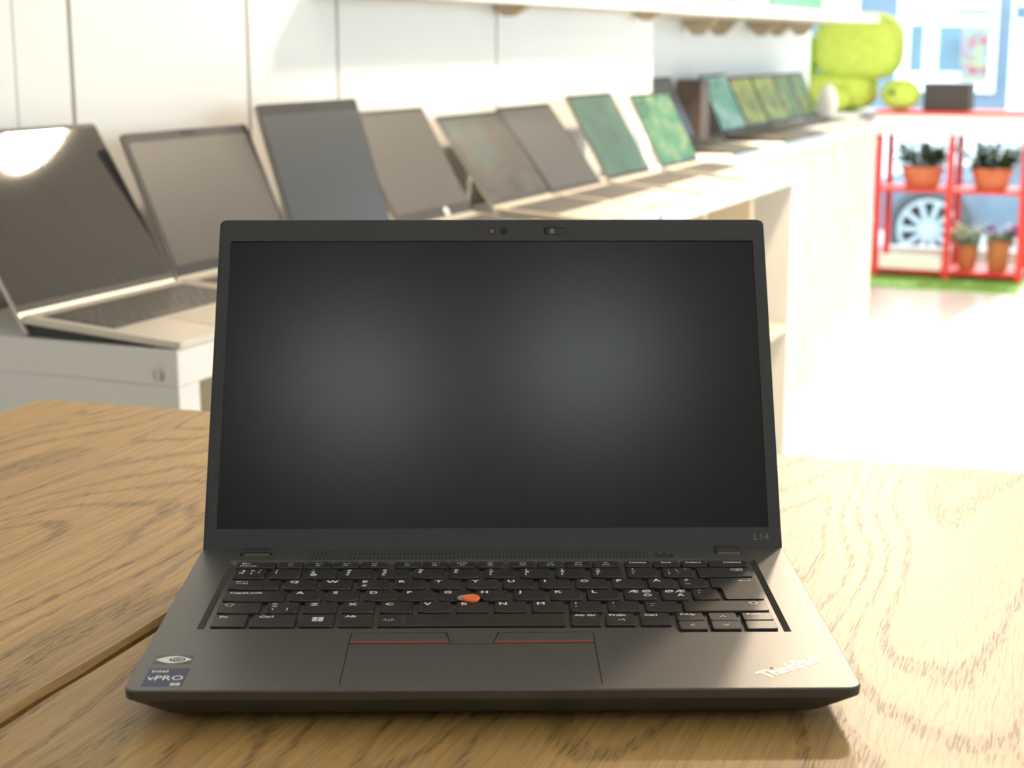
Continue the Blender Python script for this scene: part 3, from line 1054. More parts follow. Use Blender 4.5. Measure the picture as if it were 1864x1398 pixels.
def ic_light(lg, x0, x1, y0, y1):
    x, y = x0 + .0052, y0 + .0080
    stroke(lg, [(x - .0018, y - .0010), (x + .0018, y - .0010)], .0004, LZ)
    for a in (-1, 0, 1):
        stroke(lg, [(x + a * .0012, y), (x + a * .0022, y + .0016)], .0003, LZ)
    stroke(lg, [(x - .0030, y - .0004), (x - .0020, y)], .0003, LZ); stroke(lg, [(x + .0020, y), (x + .0030, y - .0004)], .0003, LZ)


make_key(-56.7, 35.3, *RC, False, (), ic_light)
make_key(38.0, 52.6, *RC, False, [('Alt Gr', 2.0, 1.6, 2.6)])
make_key(55.2, 69.6, *RC, False, [('PrtSc', 2.0, 1.6, 2.6), ('~\\', 6.0, 8.0, 2.6)])
make_key(72.2, 87.0, *RC, False, [('Ctrl', 2.4, 1.6, 2.6)])


def chev(dx, dy):
    def fn(lg, x0, x1, y0, y1):
        cx, cy = (x0 + x1) / 2, (y0 + y1) / 2
        s = .0015
        if dx:
            stroke(lg, [(cx - dx * s * .6 - .0, cy + s), (cx + dx * s * .8, cy), (cx - dx * s * .6, cy - s)], .0004, LZ)
        else:
            stroke(lg, [(cx - s, cy - dy * s * .6), (cx, cy + dy * s * .7), (cx + s, cy - dy * s * .6)], .0004, LZ)
    return fn


make_key(90.4, 104.0, 85.6, 96.0, False, [('PgUp', 2.2, 1.2, 2.3)])
make_key(106.4, 120.4, 85.0, 96.0, False, (), chev(0, 1))
make_key(123.0, 138.0, 85.6, 96.0, False, [('PgDn', 2.6, 1.2, 2.3)])
make_key(90.4, 104.0, 73.2, 84.4, False, (), chev(-1, 0))
make_key(106.4, 120.4, 73.2, 84.4, False, (), chev(0, -1))
make_key(123.0, 138.0, 73.2, 84.4, False, (), chev(1, 0))

# pointing stick
NX, NY = -0.0112, 0.1152
nb = lput(MB().lathe([(0.0024, DZ - 0.0018), (0.0030, DZ + 0.0002), (0.0041, DZ + 0.0007), (0.00445, DZ + 0.0016), (0.0040, DZ + 0.0024), (0.0026, DZ + 0.0023), (0.0008, DZ + 0.0021)], 28, (NX, NY, 0)),
          'pointing_stick', M['nub'], smooth=True, label='orange-red rubber pointing stick')
MB().lathe([(0.0030, DZ + 0.0006), (0.0040, DZ + 0.0008), (0.0036, DZ + 0.0014), (0.0020, DZ + 0.0017)], 24, (NX - 0.0032, NY + 0.0022, 0)).build('beige_crescent', M['tan'], nb, smooth=True, label='beige crescent')  # offset beige disc, seen as a crescent beside the stick

# speaker grille: rows of fine holes behind the keyboard
mb = MB()
gx = -0.1015
while gx < 0.0872:
    for r in range(5):
        gy = 0.1848 + r * 0.0024
        mb.prism([(gx + .0006 * cos(k * pi / 3), gy + .0006 * sin(k * pi / 3)) for k in range(6)], DZ - 0.0001, DZ + 0.00003, bottom=False)
    gx += 0.0021
lput(mb, 'speaker_grille', M['rubber'], kind='stuff')
lput(MB().prism(rrect(0.0890, 0.1000, 0.1850, 0.1945, 0.003, 4), DZ - 0.0002, DZ + 0.00012), 'power_button', M['lap_dark'])
mb = MB()
stroke(mb, [(0.0912 + 0.0075 * k / 6, 0.1922 + 0.0011 * sin(pi * k / 6)) for k in range(3)], 0.0003, DZ + 0.00018)
stroke(mb, [(0.0912 + 0.0075 * k / 6, 0.1922 + 0.0011 * sin(pi * k / 6)) for k in range(4, 7)], 0.0003, DZ + 0.00018)
lput(mb, 'power_light', M['legend'])

# stickers on the palm rest
s1 = lput(MB().prism([(-0.1558, 0.0314), (-0.1382, 0.0314), (-0.1382, 0.0421), (-0.1558, 0.0421)], DZ, DZ + 0.00008), 'sticker', M['st_black'], label='black sticker with a white eye emblem')
mb = MB()
ey = [(-0.1470 + 0.0084 * t, 0.03675 - 0.0044 * (1 - abs(t) ** 1.8)) for t in [-1 + k / 10 for k in range(20)]]
ey += [(-0.1470 + 0.0084 * t, 0.03675 + 0.0044 * (1 - abs(t) ** 1.8)) for t in [1 - k / 10 for k in range(20)]]
mb.prism(ey, DZ + 0.00008, DZ + 0.00011, bottom=False)
mb.build('eye_emblem', M['st_white'], s1)
mb = MB()
mb.prism([(-0.1453 + 0.0038 * cos(2 * pi * k / 24), 0.03675 + 0.0027 * sin(2 * pi * k / 24)) for k in range(24)], DZ + 0.00011, DZ + 0.00013, bottom=False)
mb.build('eye_pupil', M['st_black'], s1)
mb = MB()
add_text(mb, 'TCO', -0.1453, 0.03545, 0.0027, DZ + 0.00016, fit('TCO', 0.0027, 0.0058), 0, 'c', 0.02)
put('lettering', mb.mesh('lettering'), M['st_white'], s1)
s2 = lput(MB().prism([(-0.1557, 0.0052), (-0.1375, 0.0052), (-0.1375, 0.0262), (-0.1557, 0.0262)], DZ, DZ + 0.00008), 'sticker', M['st_blue'], label='dark blue sticker reading intel vPRO')
mb = MB()
add_text(mb, 'intel', -0.1540, 0.0212, 0.0033, DZ + 0.00011, fit('intel', 0.0033, 0.0072))
add_text(mb, 'vPRO', -0.1546, 0.0122, 0.0054, DZ + 0.00011, fit('vPRO', 0.0054, 0.0160))
mb.prism([(-0.1430, 0.0058), (-0.1388, 0.0058), (-0.1388, 0.0088), (-0.1430, 0.0088)], DZ + 0.00008, DZ + 0.00011, bottom=False)
put('lettering', mb.mesh('lettering'), M['st_white'], s2)
mb = MB()
add_text(mb, 'i5', -0.1409, 0.0063, 0.0019, DZ + 0.00014, 1.1, 0, 'c')
put('lettering', mb.mesh('lettering'), M['st_blue'], s2)
# diagonal logo
mb = MB()
vs, fs = text_geo('ThinkPad', 0.030)
wl_ = max(v[0] for v in vs) - min(v[0] for v in vs)
cap_ = 0.0084
add_text(mb, 'ThinkPad', 0.1222, 0.0108, cap_, DZ + 0.00012, 0.0345 / (wl_ * cap_ / CAP), radians(36.0), 'l', 0.030)
lg = put('palm_logo', mb.mesh('palm_logo'), M['silverlogo'], lap, label='silver diagonal ThinkPad lettering')
lg.location = (0, -0.1, 0)
a36 = radians(36.0)
dx_, dy_ = 0.0114, 0.0082
cxl, cyl = 0.1222 + dx_ * cos(a36) - dy_ * sin(a36), 0.0108 + dx_ * sin(a36) + dy_ * cos(a36)
MB().prism([(cxl + 0.0010 * cos(k * pi / 6), cyl + 0.0010 * sin(k * pi / 6)) for k in range(12)], DZ, DZ + 0.0003).build('logo_dot', M['logored'], lg, label='red dot on the i')

# hinges
for a, b in ((-0.1385, -0.1240), (0.1243, 0.1372)):
    lput(MB().box(a, b, 0.1918, 0.1950, DZ - 0.002, DZ + 0.0004), 'hinge', M['hinge'], bevel=0.0003, segs=1)
    lput(MB().box(a - 0.0014, a, 0.1916, 0.1958, DZ, DZ + 0.00015).box(b, b + 0.0014, 0.1916, 0.1958, DZ, DZ + 0.00015), 'hinge_slot', M['black'])
    lput(MB().box(a, b, 0.1950, 0.2030, DZ, DZ + 0.0012), 'hinge_cover', M['bezel'], bevel=0.0003, segs=1)
for x0 in (-0.13, 0.07):
    for y0 in (0.020, 0.180):
        lput(MB().box(x0, x0 + 0.06, y0, y0 + 0.010, 0.0, 0.0045), 'rubber_foot', M['rubber'], bevel=0.0006)

# lid: local frame u = x, v up along the screen, w towards the viewer
LT = 0.5181
LO = Vector((0, 0.203, 0.019))
LU = Vector((0, sin(LT), cos(LT)))
LW = Vector((0, -cos(LT), sin(LT)))
LAX = (LO, Vector((1, 0, 0)), LU, LW)
VT = 0.1998
mb = MB()
sh = rrect(-HW + 0.0003, HW - 0.0003, -0.0015, VT, (0.001, 0.001, 0.0038, 0.0038), 6)


def lring(pts, ins, w):
    out = []
    for x, y in pts:
        out.append(tuple(LO + Vector((x + (ins if x < 0 else -ins), 0, 0)) + LU * (y + (ins if y < 0.1 else -ins)) + LW * w))
    return out


mb.loft([lring(sh, 0.0014, -0.0066), lring(sh, 0.0003, -0.0056), lring(sh, 0, -0.0035), lring(sh, 0, -0.0009), lring(sh, 0.0004, -0.0004)])
lput(mb, 'lid_shell', M['lap_dark'], smooth=True)
bz_out = rrect(-HW + 0.0016, HW - 0.0016, -0.0012, VT - 0.0014, (0.0006, 0.0006, 0.0030, 0.0030), 5)
SX, S0, S1 = 0.1553, 0.0110, 0.1856
bz_in = rrect(-SX, SX, S0, S1, 0.0004, 2)
vs, fs = flat_with_holes(bz_out, [bz_in], 0.0004, 'bezel')
mb = MB()
mb.add([tuple(LO + Vector((x, 0, 0)) + LU * y + LW * z) for x, y, z in vs], fs)
n = len(bz_out)
mb.add([tuple(LO + Vector((x, 0, 0)) + LU * y + LW * 0.0004) for x, y in bz_out] + [tuple(LO + Vector((x, 0, 0)) + LU * y + LW * -0.0006) for x, y in bz_out],
       [(i, i + n, (i + 1) % n + n, (i + 1) % n) for i in range(n)])
n = len(bz_in)
mb.add([tuple(LO + Vector((x, 0, 0)) + LU * y + LW * 0.0004) for x, y in bz_in] + [tuple(LO + Vector((x, 0, 0)) + LU * y + LW * -0.0008) for x, y in bz_in],
       [(i, (i + 1) % n, (i + 1) % n + n, i + n) for i in range(n)])
lput(mb, 'bezel', M['bezel'])
lput(MB().prism(rrect(-SX - 0.0003, SX + 0.0003, S0 - 0.0003, S1 + 0.0003), -0.0012, -0.00035, LAX), 'screen', M['panel_main'], label='switched-off matte screen')


def lid_disc(x, v, r, m, name, z=0.0006, h=0.0003, label=None):
    return lput(MB().prism([(x + r * cos(2 * pi * k / 20), v + r * sin(2 * pi * k / 20)) for k in range(20)], z - h, z, LAX), name, m, label=label)


lid_disc(-0.0004, 0.1919, 0.0023, M['black'], 'camera_ring', 0.00048)
lid_disc(-0.0002, 0.1918, 0.0015, M['lens_red'], 'camera_lens', 0.0007, label='reddish camera lens')
lid_disc(0.0068, 0.1920, 0.0023, M['black'], 'infrared_lens', 0.00055)
for x in (-0.0253, -0.0106, 0.0242):
    lid_disc(x, 0.1919, 0.00055, M['black'], 'microphone_hole', 0.0005)
lput(MB().prism(rrect(0.0306, 0.0440, 0.1896, 0.1943, 0.0015, 4), 0.00035, 0.00048, LAX), 'shutter_slot', M['black'])
lput(MB().prism(rrect(0.0325, 0.0436, 0.1896, 0.1934, 0.0006, 3), 0.0004, 0.0008, LAX), 'shutter_slider', M['bezel'])
lput(MB().prism(rrect(0.0345, 0.0368, 0.1900, 0.1931, 0.0003, 2), 0.0008, 0.0012, LAX), 'shutter_grip', M['legend_dim'])
mb = MB()
add_text(mb, 'L14', 0.1551, 0.0037, 0.0040, 0.00046, 1.1, 0, 'r', 0.0, LAX)
o = put('model_lettering', mb.mesh('model_lettering'), M['legend_dim'], lap, label='faint grey L14 lettering')
o.location = (0, -0.1, 0)


# ------------------------------------------------------------------ display counters (cube shelving)
def counter(name, d0, d1, n0, n1, label, shelves, ndiv, knobs=(), doors=False, rail0=0.02):
    t = empty(name, dn((d0 + d1) / 2, (n0 + n1) / 2, FZ), RZ)
    tag(t, label, 'counter')
    hl = (d1 - d0) / 2
    hd = (n1 - n0) / 2
    top = CTZ - FZ
    fr = 0.042
    # local x = D, y = -N : front of the unit is y = -hd
    MB().box(-hl, hl, -hd, hd, top - fr, top).build('top_board', M['white_lam'], t, bevel=0.002)
    MB().box(-hl, -hl + fr, -hd, hd, 0.0, top - fr).build('end_panel', M['white_lam'], t, bevel=0.0015)
    MB().box(hl - fr, hl, -hd, hd, 0.0, top - fr).build('end_panel', M['white_lam'], t, bevel=0.0015)
    MB().box(-hl + fr, hl - fr, -hd, hd, 0.0, fr).build('bottom_board', M['white_lam'], t, bevel=0.0015)
    MB().box(-hl + fr, hl - fr, hd - 0.012, hd, fr, top - fr).build('back_panel', M['birch'], t)
    for z in shelves:
        MB().box(-hl + fr, hl - fr, -hd + 0.004, hd - 0.012, z - FZ - 0.008, z - FZ + 0.008).build('shelf_board', M['birch'], t)
    zs = [fr] + [v for z in sorted(shelves) for v in (z - FZ - 0.008, z - FZ + 0.008)] + [top - fr]
    for k in range(1, ndiv):
        x = -hl + fr + (2 * hl - 2 * fr) * k / ndiv
        for z0, z1 in zip(zs[0::2], zs[1::2]):
            MB().box(x - 0.008, x + 0.008, -hd + 0.004, hd - 0.012, z0, z1).build('divider', M['birch'], t)
    if doors:
        for k in range(ndiv):
            xa = -hl + fr + (2 * hl - 2 * fr) * k / ndiv + 0.0095
            xb = -hl + fr + (2 * hl - 2 * fr) * (k + 1) / ndiv - 0.0095
            for q, (z0, z1) in enumerate(zip(zs[0::2], zs[1::2])):
                slot = 0.022 if (k == 3 and q == 1) else 0.0
                dr = MB().box(xa + slot, xb, -hd + 0.002, -hd + 0.018, z0 + 0.0015, z1 - 0.0015).build('door', M['birch'], t, bevel=0.0015)
                kn = put('knob', MB().lathe([(0.006, 0), (0.006, 0.012), (0.011, 0.018), (0.009, 0.026)], 14).mesh('knob', smooth=True), M['chrome'], dr)
                kn.rotation_euler = (pi / 2, 0, 0)
                kn.location = (xb - 0.045, -hd + 0.002, z1 - 0.05)
                if slot:
                    MB().box(xa, xa + slot - 0.002, -hd + 0.006, -hd + 0.018, z0 + 0.004, z1 - 0.004).build('slot_backing', M['brownbox'], t)  # brown backing stands in for the dark of the open slot
    # price rail along the front edge
    MB().box(-hl + rail0, hl - 0.02, -hd - 0.004, -hd - 0.0003, top - fr + 0.003, top - 0.004).build('price_rail', M['railplastic'], t)
    for y, z in knobs:
        k = MB().lathe([(0.0065, 0.0), (0.0065, 0.002), (0.0045, 0.0032), (0.002, 0.0030)], 20)
        o = put('cam_lock', k.mesh('cam_lock', smooth=True), M['chrome'], t)
        o.rotation_euler = (0, -pi / 2, 0)
        o.location = (-hl, y, z)
    return t


CTZ = -0.045
C1 = (0.892, 3.84, WN + 0.012, -0.783)
C2 = (3.90, 6.56, WN2 + 0.012, -1.089)
ctr1 = counter('display_counter', *C1, 'white cube-shelf counter along the wall carrying the nearer row of laptops', [-0.485], 7,
               [(-(-0.809 - (C1[2] + C1[3]) / 2), -0.0745 - FZ), (-(-1.14 - (C1[2] + C1[3]) / 2), -0.0745 - FZ)], rail0=1.2)
ctr2 = counter('display_counter', *C2, 'cube-shelf counter in the far set-back bay with green-screened laptops on top', [-0.400, -0.738], 7, doors=True)

# price tags clipped to the front rails
for d, n, lab in ((2.62, -0.779, 'small blue and white price tag on the counter edge, nearest of three'),
                  (3.50, -0.779, 'small blue and white price tag on the counter edge, middle of three'),
                  (3.77, -0.779, 'small blue and white price tag at the far corner of the nearer counter')):
    t = empty('price_tag', dn(d, n + 0.0005, CTZ - 0.040), RZ)
    MB().box(-0.035, 0.035, -0.0015, 0.0, 0, 0.036).build('card', M['tag'], t)
    MB().box(-0.022, 0.014, -0.0022, -0.0015, 0.006, 0.028).build('print', M['tagblue'], t)
    tag(t, lab, 'price tag', 'price tags on the counter rail')


# ------------------------------------------------------------------ display laptops
key_mesh = {}


def kmesh(w, d):
    k = (round(w, 4), round(d, 4))
    if k not in key_mesh:
        key_mesh[k] = MB().box(-w / 2, w / 2, -d / 2, d / 2, 0, 0.0012).mesh('key', bevel=0.0003, segs=1)
        key_mesh[k].materials.append(M['kb_dark'])
    return key_mesh[k]


def display_laptop(d0, d1, nh, L, tilt, label, shell='silver', base=None, scr='scr_matte', bez='dk_bezel', hh=0.025, dep=0.222, ft=0.009,
                   keys='joined', bezel=(0.006, 0.010, 0.016), cat_group='display laptops', notch=False, logo=False):
    w = d1 - d0
    t = empty('laptop', dn((d0 + d1) / 2, nh, CTZ), RZ)
    tag(t, label, 'laptop', cat_group)
    base = base or shell
    # base slab, tilted: back edge top at hh, front edge top at ft
    a = math.atan2(hh - ft, dep)
    ex = Vector((1, 0, 0))
    ey = Vector((0, cos(a), sin(a)))
    ez = Vector((0, -sin(a), cos(a)))
    o = Vector((0, 0, hh))
    ax = (o, ex, ey, ez)
    th = 0.0085
    b = MB()
    ol = rrect(-w / 2, w / 2, -dep, 0, (0.008, 0.008, 0.003, 0.003), 4)
    b.prism(ol, -th, 0, ax)
    b.build('base', M[base], t, bevel=0.0008, segs=2)
    # dark solid standing in for the shaded gap beneath the raised rear
    b = MB()
    kk = 0.82
    pr_ = [(-0.004, 0.0012), (-0.004, hh - th), (-dep * kk, hh - th - (hh - ft) * kk), (-dep * kk, 0.0006)]
    b.loft([[(xx, y, z) for y, z in pr_] for xx in (-w / 2 + 0.005, w / 2 - 0.005)])
    b.build('gap_shade', M['lap_dark'], t)
    kw = min(w - 0.03, 0.285)
    x0 = -kw / 2
    # keyboard well and keys
    ky1, ky0 = -0.022, -0.022 - 0.100
    MB().box(x0 - 0.003, x0 + kw + 0.003, ky0 - 0.002, ky1 + 0.002, 0.0, 0.0004, ax).build('keyboard_plate', M['kb_dark'], t)
    rows = 6
    px = kw / 15
    if keys == 'each':
        rot = Matrix((ex, ey, ez)).transposed().to_euler()
        for r in range(rows):
            y = ky0 + 0.100 * (r + 0.5) / rows
            xs = [(x0 + px * (i + 0.5), px - 0.0028) for i in range(15)]
            if r == 0:
                xs = [(x0 + px * (i + 0.5), px - 0.0028) for i in range(4)] + [(x0 + px * 6.5, px * 5 - 0.0028)] + [(x0 + px * (i + 0.5), px - 0.0028) for i in range(9, 15)]
            for x, kwid in xs:
                k = put('key', kmesh(kwid, 0.0138), None, t)
                k.location = o + ex * x + ey * y + ez * 0.0004
                k.rotation_euler = rot
    else:
        kb = MB()
        for r in range(rows):
            y = ky0 + 0.100 * (r + 0.5) / rows
            for i in range(15):
                x = x0 + px * (i + 0.5)
                kb.box(x - px / 2 + 0.0014, x + px / 2 - 0.0014, y - 0.0069, y + 0.0069, 0.0004, 0.0016, ax)
        kb.build('keys', M['kb_dark'], t, kind='stuff')
    MB().prism(rrect(-0.055, 0.055, -dep + 0.010, ky0 - 0.010, 0.003, 3), 0.0, 0.0004, ax).build('trackpad', M['silver_d' if base != 'lap' else 'lap_dark'], t)
    # lid leaning back, its lower edge behind the base
    lu = Vector((0, sin(tilt), cos(tilt)))
    lw = Vector((0, -cos(tilt), sin(tilt)))
    vb = -(hh - 0.001 - 0.006 * sin(tilt)) / cos(tilt)
    vb = max(vb, -0.024)
    lo = Vector((0, 0.0035, hh))
    lx = (lo, ex, lu, lw)
    lid = MB()
    lid.prism(rrect(-w / 2, w / 2, vb, L, (0.003, 0.003, 0.006, 0.006), 4), -0.0055, 0.0, lx)
    ld = lid.build('lid', M[shell], t, bevel=0.0008, segs=2)
    sd, tp, bt = bezel
    MB().prism(rrect(-w / 2 + 0.0007, w / 2 - 0.0007, 0.003, L - 0.0004, (0.001, 0.001, 0.0055, 0.0055), 4), 0.0, 0.0006, lx).build('bezel', M[bez], t)
    MB().prism(rrect(-w / 2 + sd, w / 2 - sd, bt, L - tp, 0.002, 3), 0.0006, 0.0009, lx).build('screen', M[scr], t)
    if notch:
        MB().prism(rrect(-0.018, 0.018, L - 0.0085, L - 0.0012, 0.002, 3), 0.0006, 0.0012, lx).build('camera_bar', M['black'], t)
    if logo:
        lg_ = MB()
        n = 24
        cx, cy, r = 0.045, bt * 0.52, 0.0085
        lg_.prism([(cx + r * cos(2 * pi * k / n), cy + r * sin(2 * pi * k / n)) for k in range(n)], 0.0009, 0.0011, lx)
        lo_ = lg_.build('round_logo', M['legend'], t, label='small round light logo')
        m2 = MB()
        add_text(m2, 'hp', cx, cy - 0.003, 0.0062, 0.0012, 0.9, 0, 'c', 0.02, lx)
        put('lettering', m2.mesh('lettering'), M['dk_bezel'], lo_)
    return t


NH = -1.005
R_ = radians
display_laptop(0.898, 1.216, NH, 0.240, R_(30), 'silver laptop nearest on the white counter, lamp mirrored in its glossy black screen', 'silver', scr='scr_gloss', keys='each', bezel=(0.004, 0.006, 0.012))
display_laptop(1.222, 1.535, NH, 0.210, R_(23), 'silver laptop with camera bar above its brown-grey screen, second from the near end', 'silver_d', scr='scr_matte2', keys='each', bezel=(0.008, 0.014, 0.018), notch=True)
display_laptop(1.545, 1.860, NH, 0.232, R_(17.5), 'tall dark grey laptop with wide top bezel, third from the near end', 'silver_d', scr='scr_matte', bezel=(0.005, 0.018, 0.010), notch=True)
display_laptop(1.885, 2.190, NH, 0.222, R_(29), 'brown-grey screened laptop with round logo on its lower bezel, fourth in row', 'silver_d', scr='scr_matte2', bezel=(0.005, 0.008, 0.024), logo=True)
display_laptop(2.285, 2.590, NH, 0.212, R_(36), 'laptop with murky dark mottled screen, fifth in row', 'silver_d', scr='scr_murky', bezel=(0.006, 0.010, 0.014))
display_laptop(2.600, 2.895, NH, 0.222, R_(37), 'laptop with plain pale grey screen, sixth in row', 'lap', base='silver_d', scr='scr_matte', bezel=(0.005, 0.010, 0.012))
display_laptop(2.945, 3.250, NH, 0.222, R_(30), 'laptop with plain dim green screen, seventh in row', 'silver', scr='scr_green', bezel=(0.005, 0.008, 0.012))
display_laptop(3.345, 3.655, NH, 0.205, R_(27), 'laptop with mottled bright green picture, last on the nearer counter', 'silver', scr='scr_green2', bezel=(0.005, 0.008, 0.010))
NH2 = -1.30
display_laptop(4.285, 4.600, NH2, 0.222, R_(25), 'dark-screened laptop half hidden by the wall panel edge in the far bay', 'lap_dark', base='lap', scr='scr_matte', cat_group='laptops in the far bay')
display_laptop(4.930, 5.245, NH2, 0.220, R_(25), 'laptop with pale sky and green picture in the far bay', 'lap_dark', base='lap', scr='scr_green3', cat_group='laptops in the far bay')
display_laptop(5.262, 5.560, NH2, 0.205, R_(25), 'laptop with yellow-green screen right of the sky-picture one in the far bay', 'lap_dark', base='lap', scr='scr_lime', cat_group='laptops in the far bay')
display_laptop(5.580, 5.880, NH2, 0.205, R_(25), 'laptop with lime screen in the middle of the far bay row', 'lap_dark', base='silver_d', scr='scr_lime', cat_group='laptops in the far bay')
display_laptop(5.900, 6.130, NH2, 0.205, R_(25), 'narrow laptop with moss-green screen, second from the window end of the far bay', 'silver', base='silver_d', scr='scr_moss', cat_group='laptops in the far bay')
display_laptop(6.160, 6.420, NH2, 0.205, R_(25), 'moss-green screened laptop at the window end of the far bay, beside the white vase', 'lap_dark', base='silver_d', scr='scr_moss', cat_group='laptops in the far bay')

# dark upright box between two far laptops
t = empty('upright_box', dn(4.77, -1.37, CTZ), RZ)
MB().box(-0.05, 0.05, -0.045, 0.045, 0, 0.205).build('carton', M['brownbox'], t, bevel=0.003)
MB().box(-0.048, 0.048, -0.043, 0.043, 0.205, 0.212).build('carton_lid', M['darkbox'], t, bevel=0.002)
tag(t, 'dark brown upright carton standing between two laptops in the far bay', 'box')

# white pointed vase at the counter end
t = MB().lathe([(0.022, 0), (0.030, 0.01), (0.041, 0.05), (0.043, 0.085), (0.036, 0.125), (0.020, 0.152), (0.012, 0.160), (0.010, 0.158)], 24).build('vase', M['whiteglaze'], smooth=True)
t.location = dn(6.50, -1.29, CTZ)
tag(t, 'small white oval vase at the window end of the far counter', 'vase')

# ------------------------------------------------------------------ wall shelf above the laptops
SHZ0, SHZ1 = 0.372, 0.408
shelf = empty('wall_shelf', dn(4.9, WN2, SHZ0), RZ)
tag(shelf, 'long white wall shelf on beige brackets above the laptops', 'shelf')
sa, sb = 1.9, 6.69
# boards: shallow along the display wall, deep in the bay
MB().box(sa - 4.9, 3.755 - 4.9, WN2 - (-1.08), WN2 - WN, 0, SHZ1 - SHZ0).build('board', M['shelf_white'], shelf, bevel=0.002)
MB().box(3.765 - 4.9, sb - 4.9, WN2 - (-1.12), 0.0, 0, SHZ1 - SHZ0).build('board', M['shelf_white'], shelf, bevel=0.002)
for d in (2.68, 3.60, 5.06, 5.34, 5.93, 6.19, 6.60):
    near = d < 3.7
    yb = WN2 - (WN if near else WN2)       # wall side
    depth = 0.085 if near else 0.13
    drop = 0.024 if near else 0.056
    y0 = -abs(WN2 - WN) if near else 0.0
    b = MB()
    x = d - 4.9
    pr = [(y0, 0.0), (y0 - depth, 0.0), (y0 - depth * 0.85, -drop * 0.35), (y0 - depth * 0.55, -drop), (y0 - depth * 0.30, -drop), (y0, -drop * 0.25)]
    b.loft([[(x - 0.014, y, z) for y, z in pr], [(x + 0.014, y, z) for y, z in pr]])
    b.build('bracket', M['bracket'], shelf, bevel=0.002)
for d, w_, h, mname, lab in ((4.50, 0.30, 0.12, 'greenbox', 'green box lying on the wall shelf, first from the left'),
                             (4.90, 0.28, 0.10, 'whitebox', 'white box on the wall shelf between two green ones'),
                             (5.30, 0.32, 0.13, 'greenbox', 'green box in the middle of the wall shelf'),
                             (5.75, 0.30, 0.11, 'greenbox', 'green box on the wall shelf near the window end'),
                             (6.20, 0.26, 0.10, 'whitebox', 'white box on the wall shelf near the window end')):
    t = empty('shelf_box', dn(d, -1.30, SHZ1), RZ)
    MB().box(-w_ / 2, w_ / 2, -0.11, 0.11, 0, h - 0.03).build('carton', M[mname], t, bevel=0.003)
    MB().box(-w_ / 2 - 0.002, w_ / 2 + 0.002, -0.112, 0.112, h - 0.03, h).build('carton_lid', M[mname], t, bevel=0.003)
    tag(t, lab, 'box', 'boxes on the wall shelf')

# ------------------------------------------------------------------ red plant stand by the window
SD = 8.70
ST = empty('plant_stand', dn(SD, -1.068, FZ + 0.0125), RZ)
tag(ST, 'red steel two-tier plant stand with white top board by the shop window', 'plant stand')
# local x = D, y = -N ; spans n from -1.50 to -0.66
ya, yb = 0.395, -0.395
for y in (ya, 0.0, yb):
    for x in (-0.02, 0.32):
        MB().box(x - 0.018, x + 0.018, y - 0.018, y + 0.018, 0.0, 0.905).build('post', M['redmetal'], ST, bevel=0.002)
MB().box(-0.05, 0.36, yb - 0.03, ya + 0.03, 0.905, 0.925).build('top_rail', M['redmetal'], ST, bevel=0.002)
MB().box(-0.064, -0.050, yb - 0.03, ya + 0.03, 0.795, 0.905).build('front_board', M['whitebox'], ST, bevel=0.002)
for z in (0.488, 0.035):
    MB().box(-0.034, 0.334, yb - 0.014, ya + 0.014, z - 0.012, z + 0.008).build('tier', M['redmetal'], ST, bevel=0.002)
MB().box(-0.045, -0.036, 0.03, ya - 0.03, 0.045, 0.125).build('kick_board', M['whitebox'], ST, bevel=0.002)

t = MB()
sbox(t, 8.30, 9.15, -1.60, -0.645, FZ, FZ + 0.012)
t = t.build('grass_mat', M['turf'])
tag(t, 'green artificial grass mat under the red plant stand', 'mat')


def leaf(mb, o, dr, ln, wd, bend, rnd):
    dr = dr.normalized()
    sd = dr.cross(Vector((0, 0, 1)))
    sd = sd.normalized() if sd.length > 0.01 else Vector((1, 0, 0))
    pts = []
    for k in range(4):
        t = k / 3
        p = o + dr * ln * t + Vector((0, 0, -bend * t * t))
        w = wd * (0.35, 1.0, 0.8, 0.05)[k]
        pts += [p - sd * w, p + sd * w]
    mb.add(pts, [(0, 1, 3, 2), (2, 3, 5, 4), (4, 5, 7, 6)])


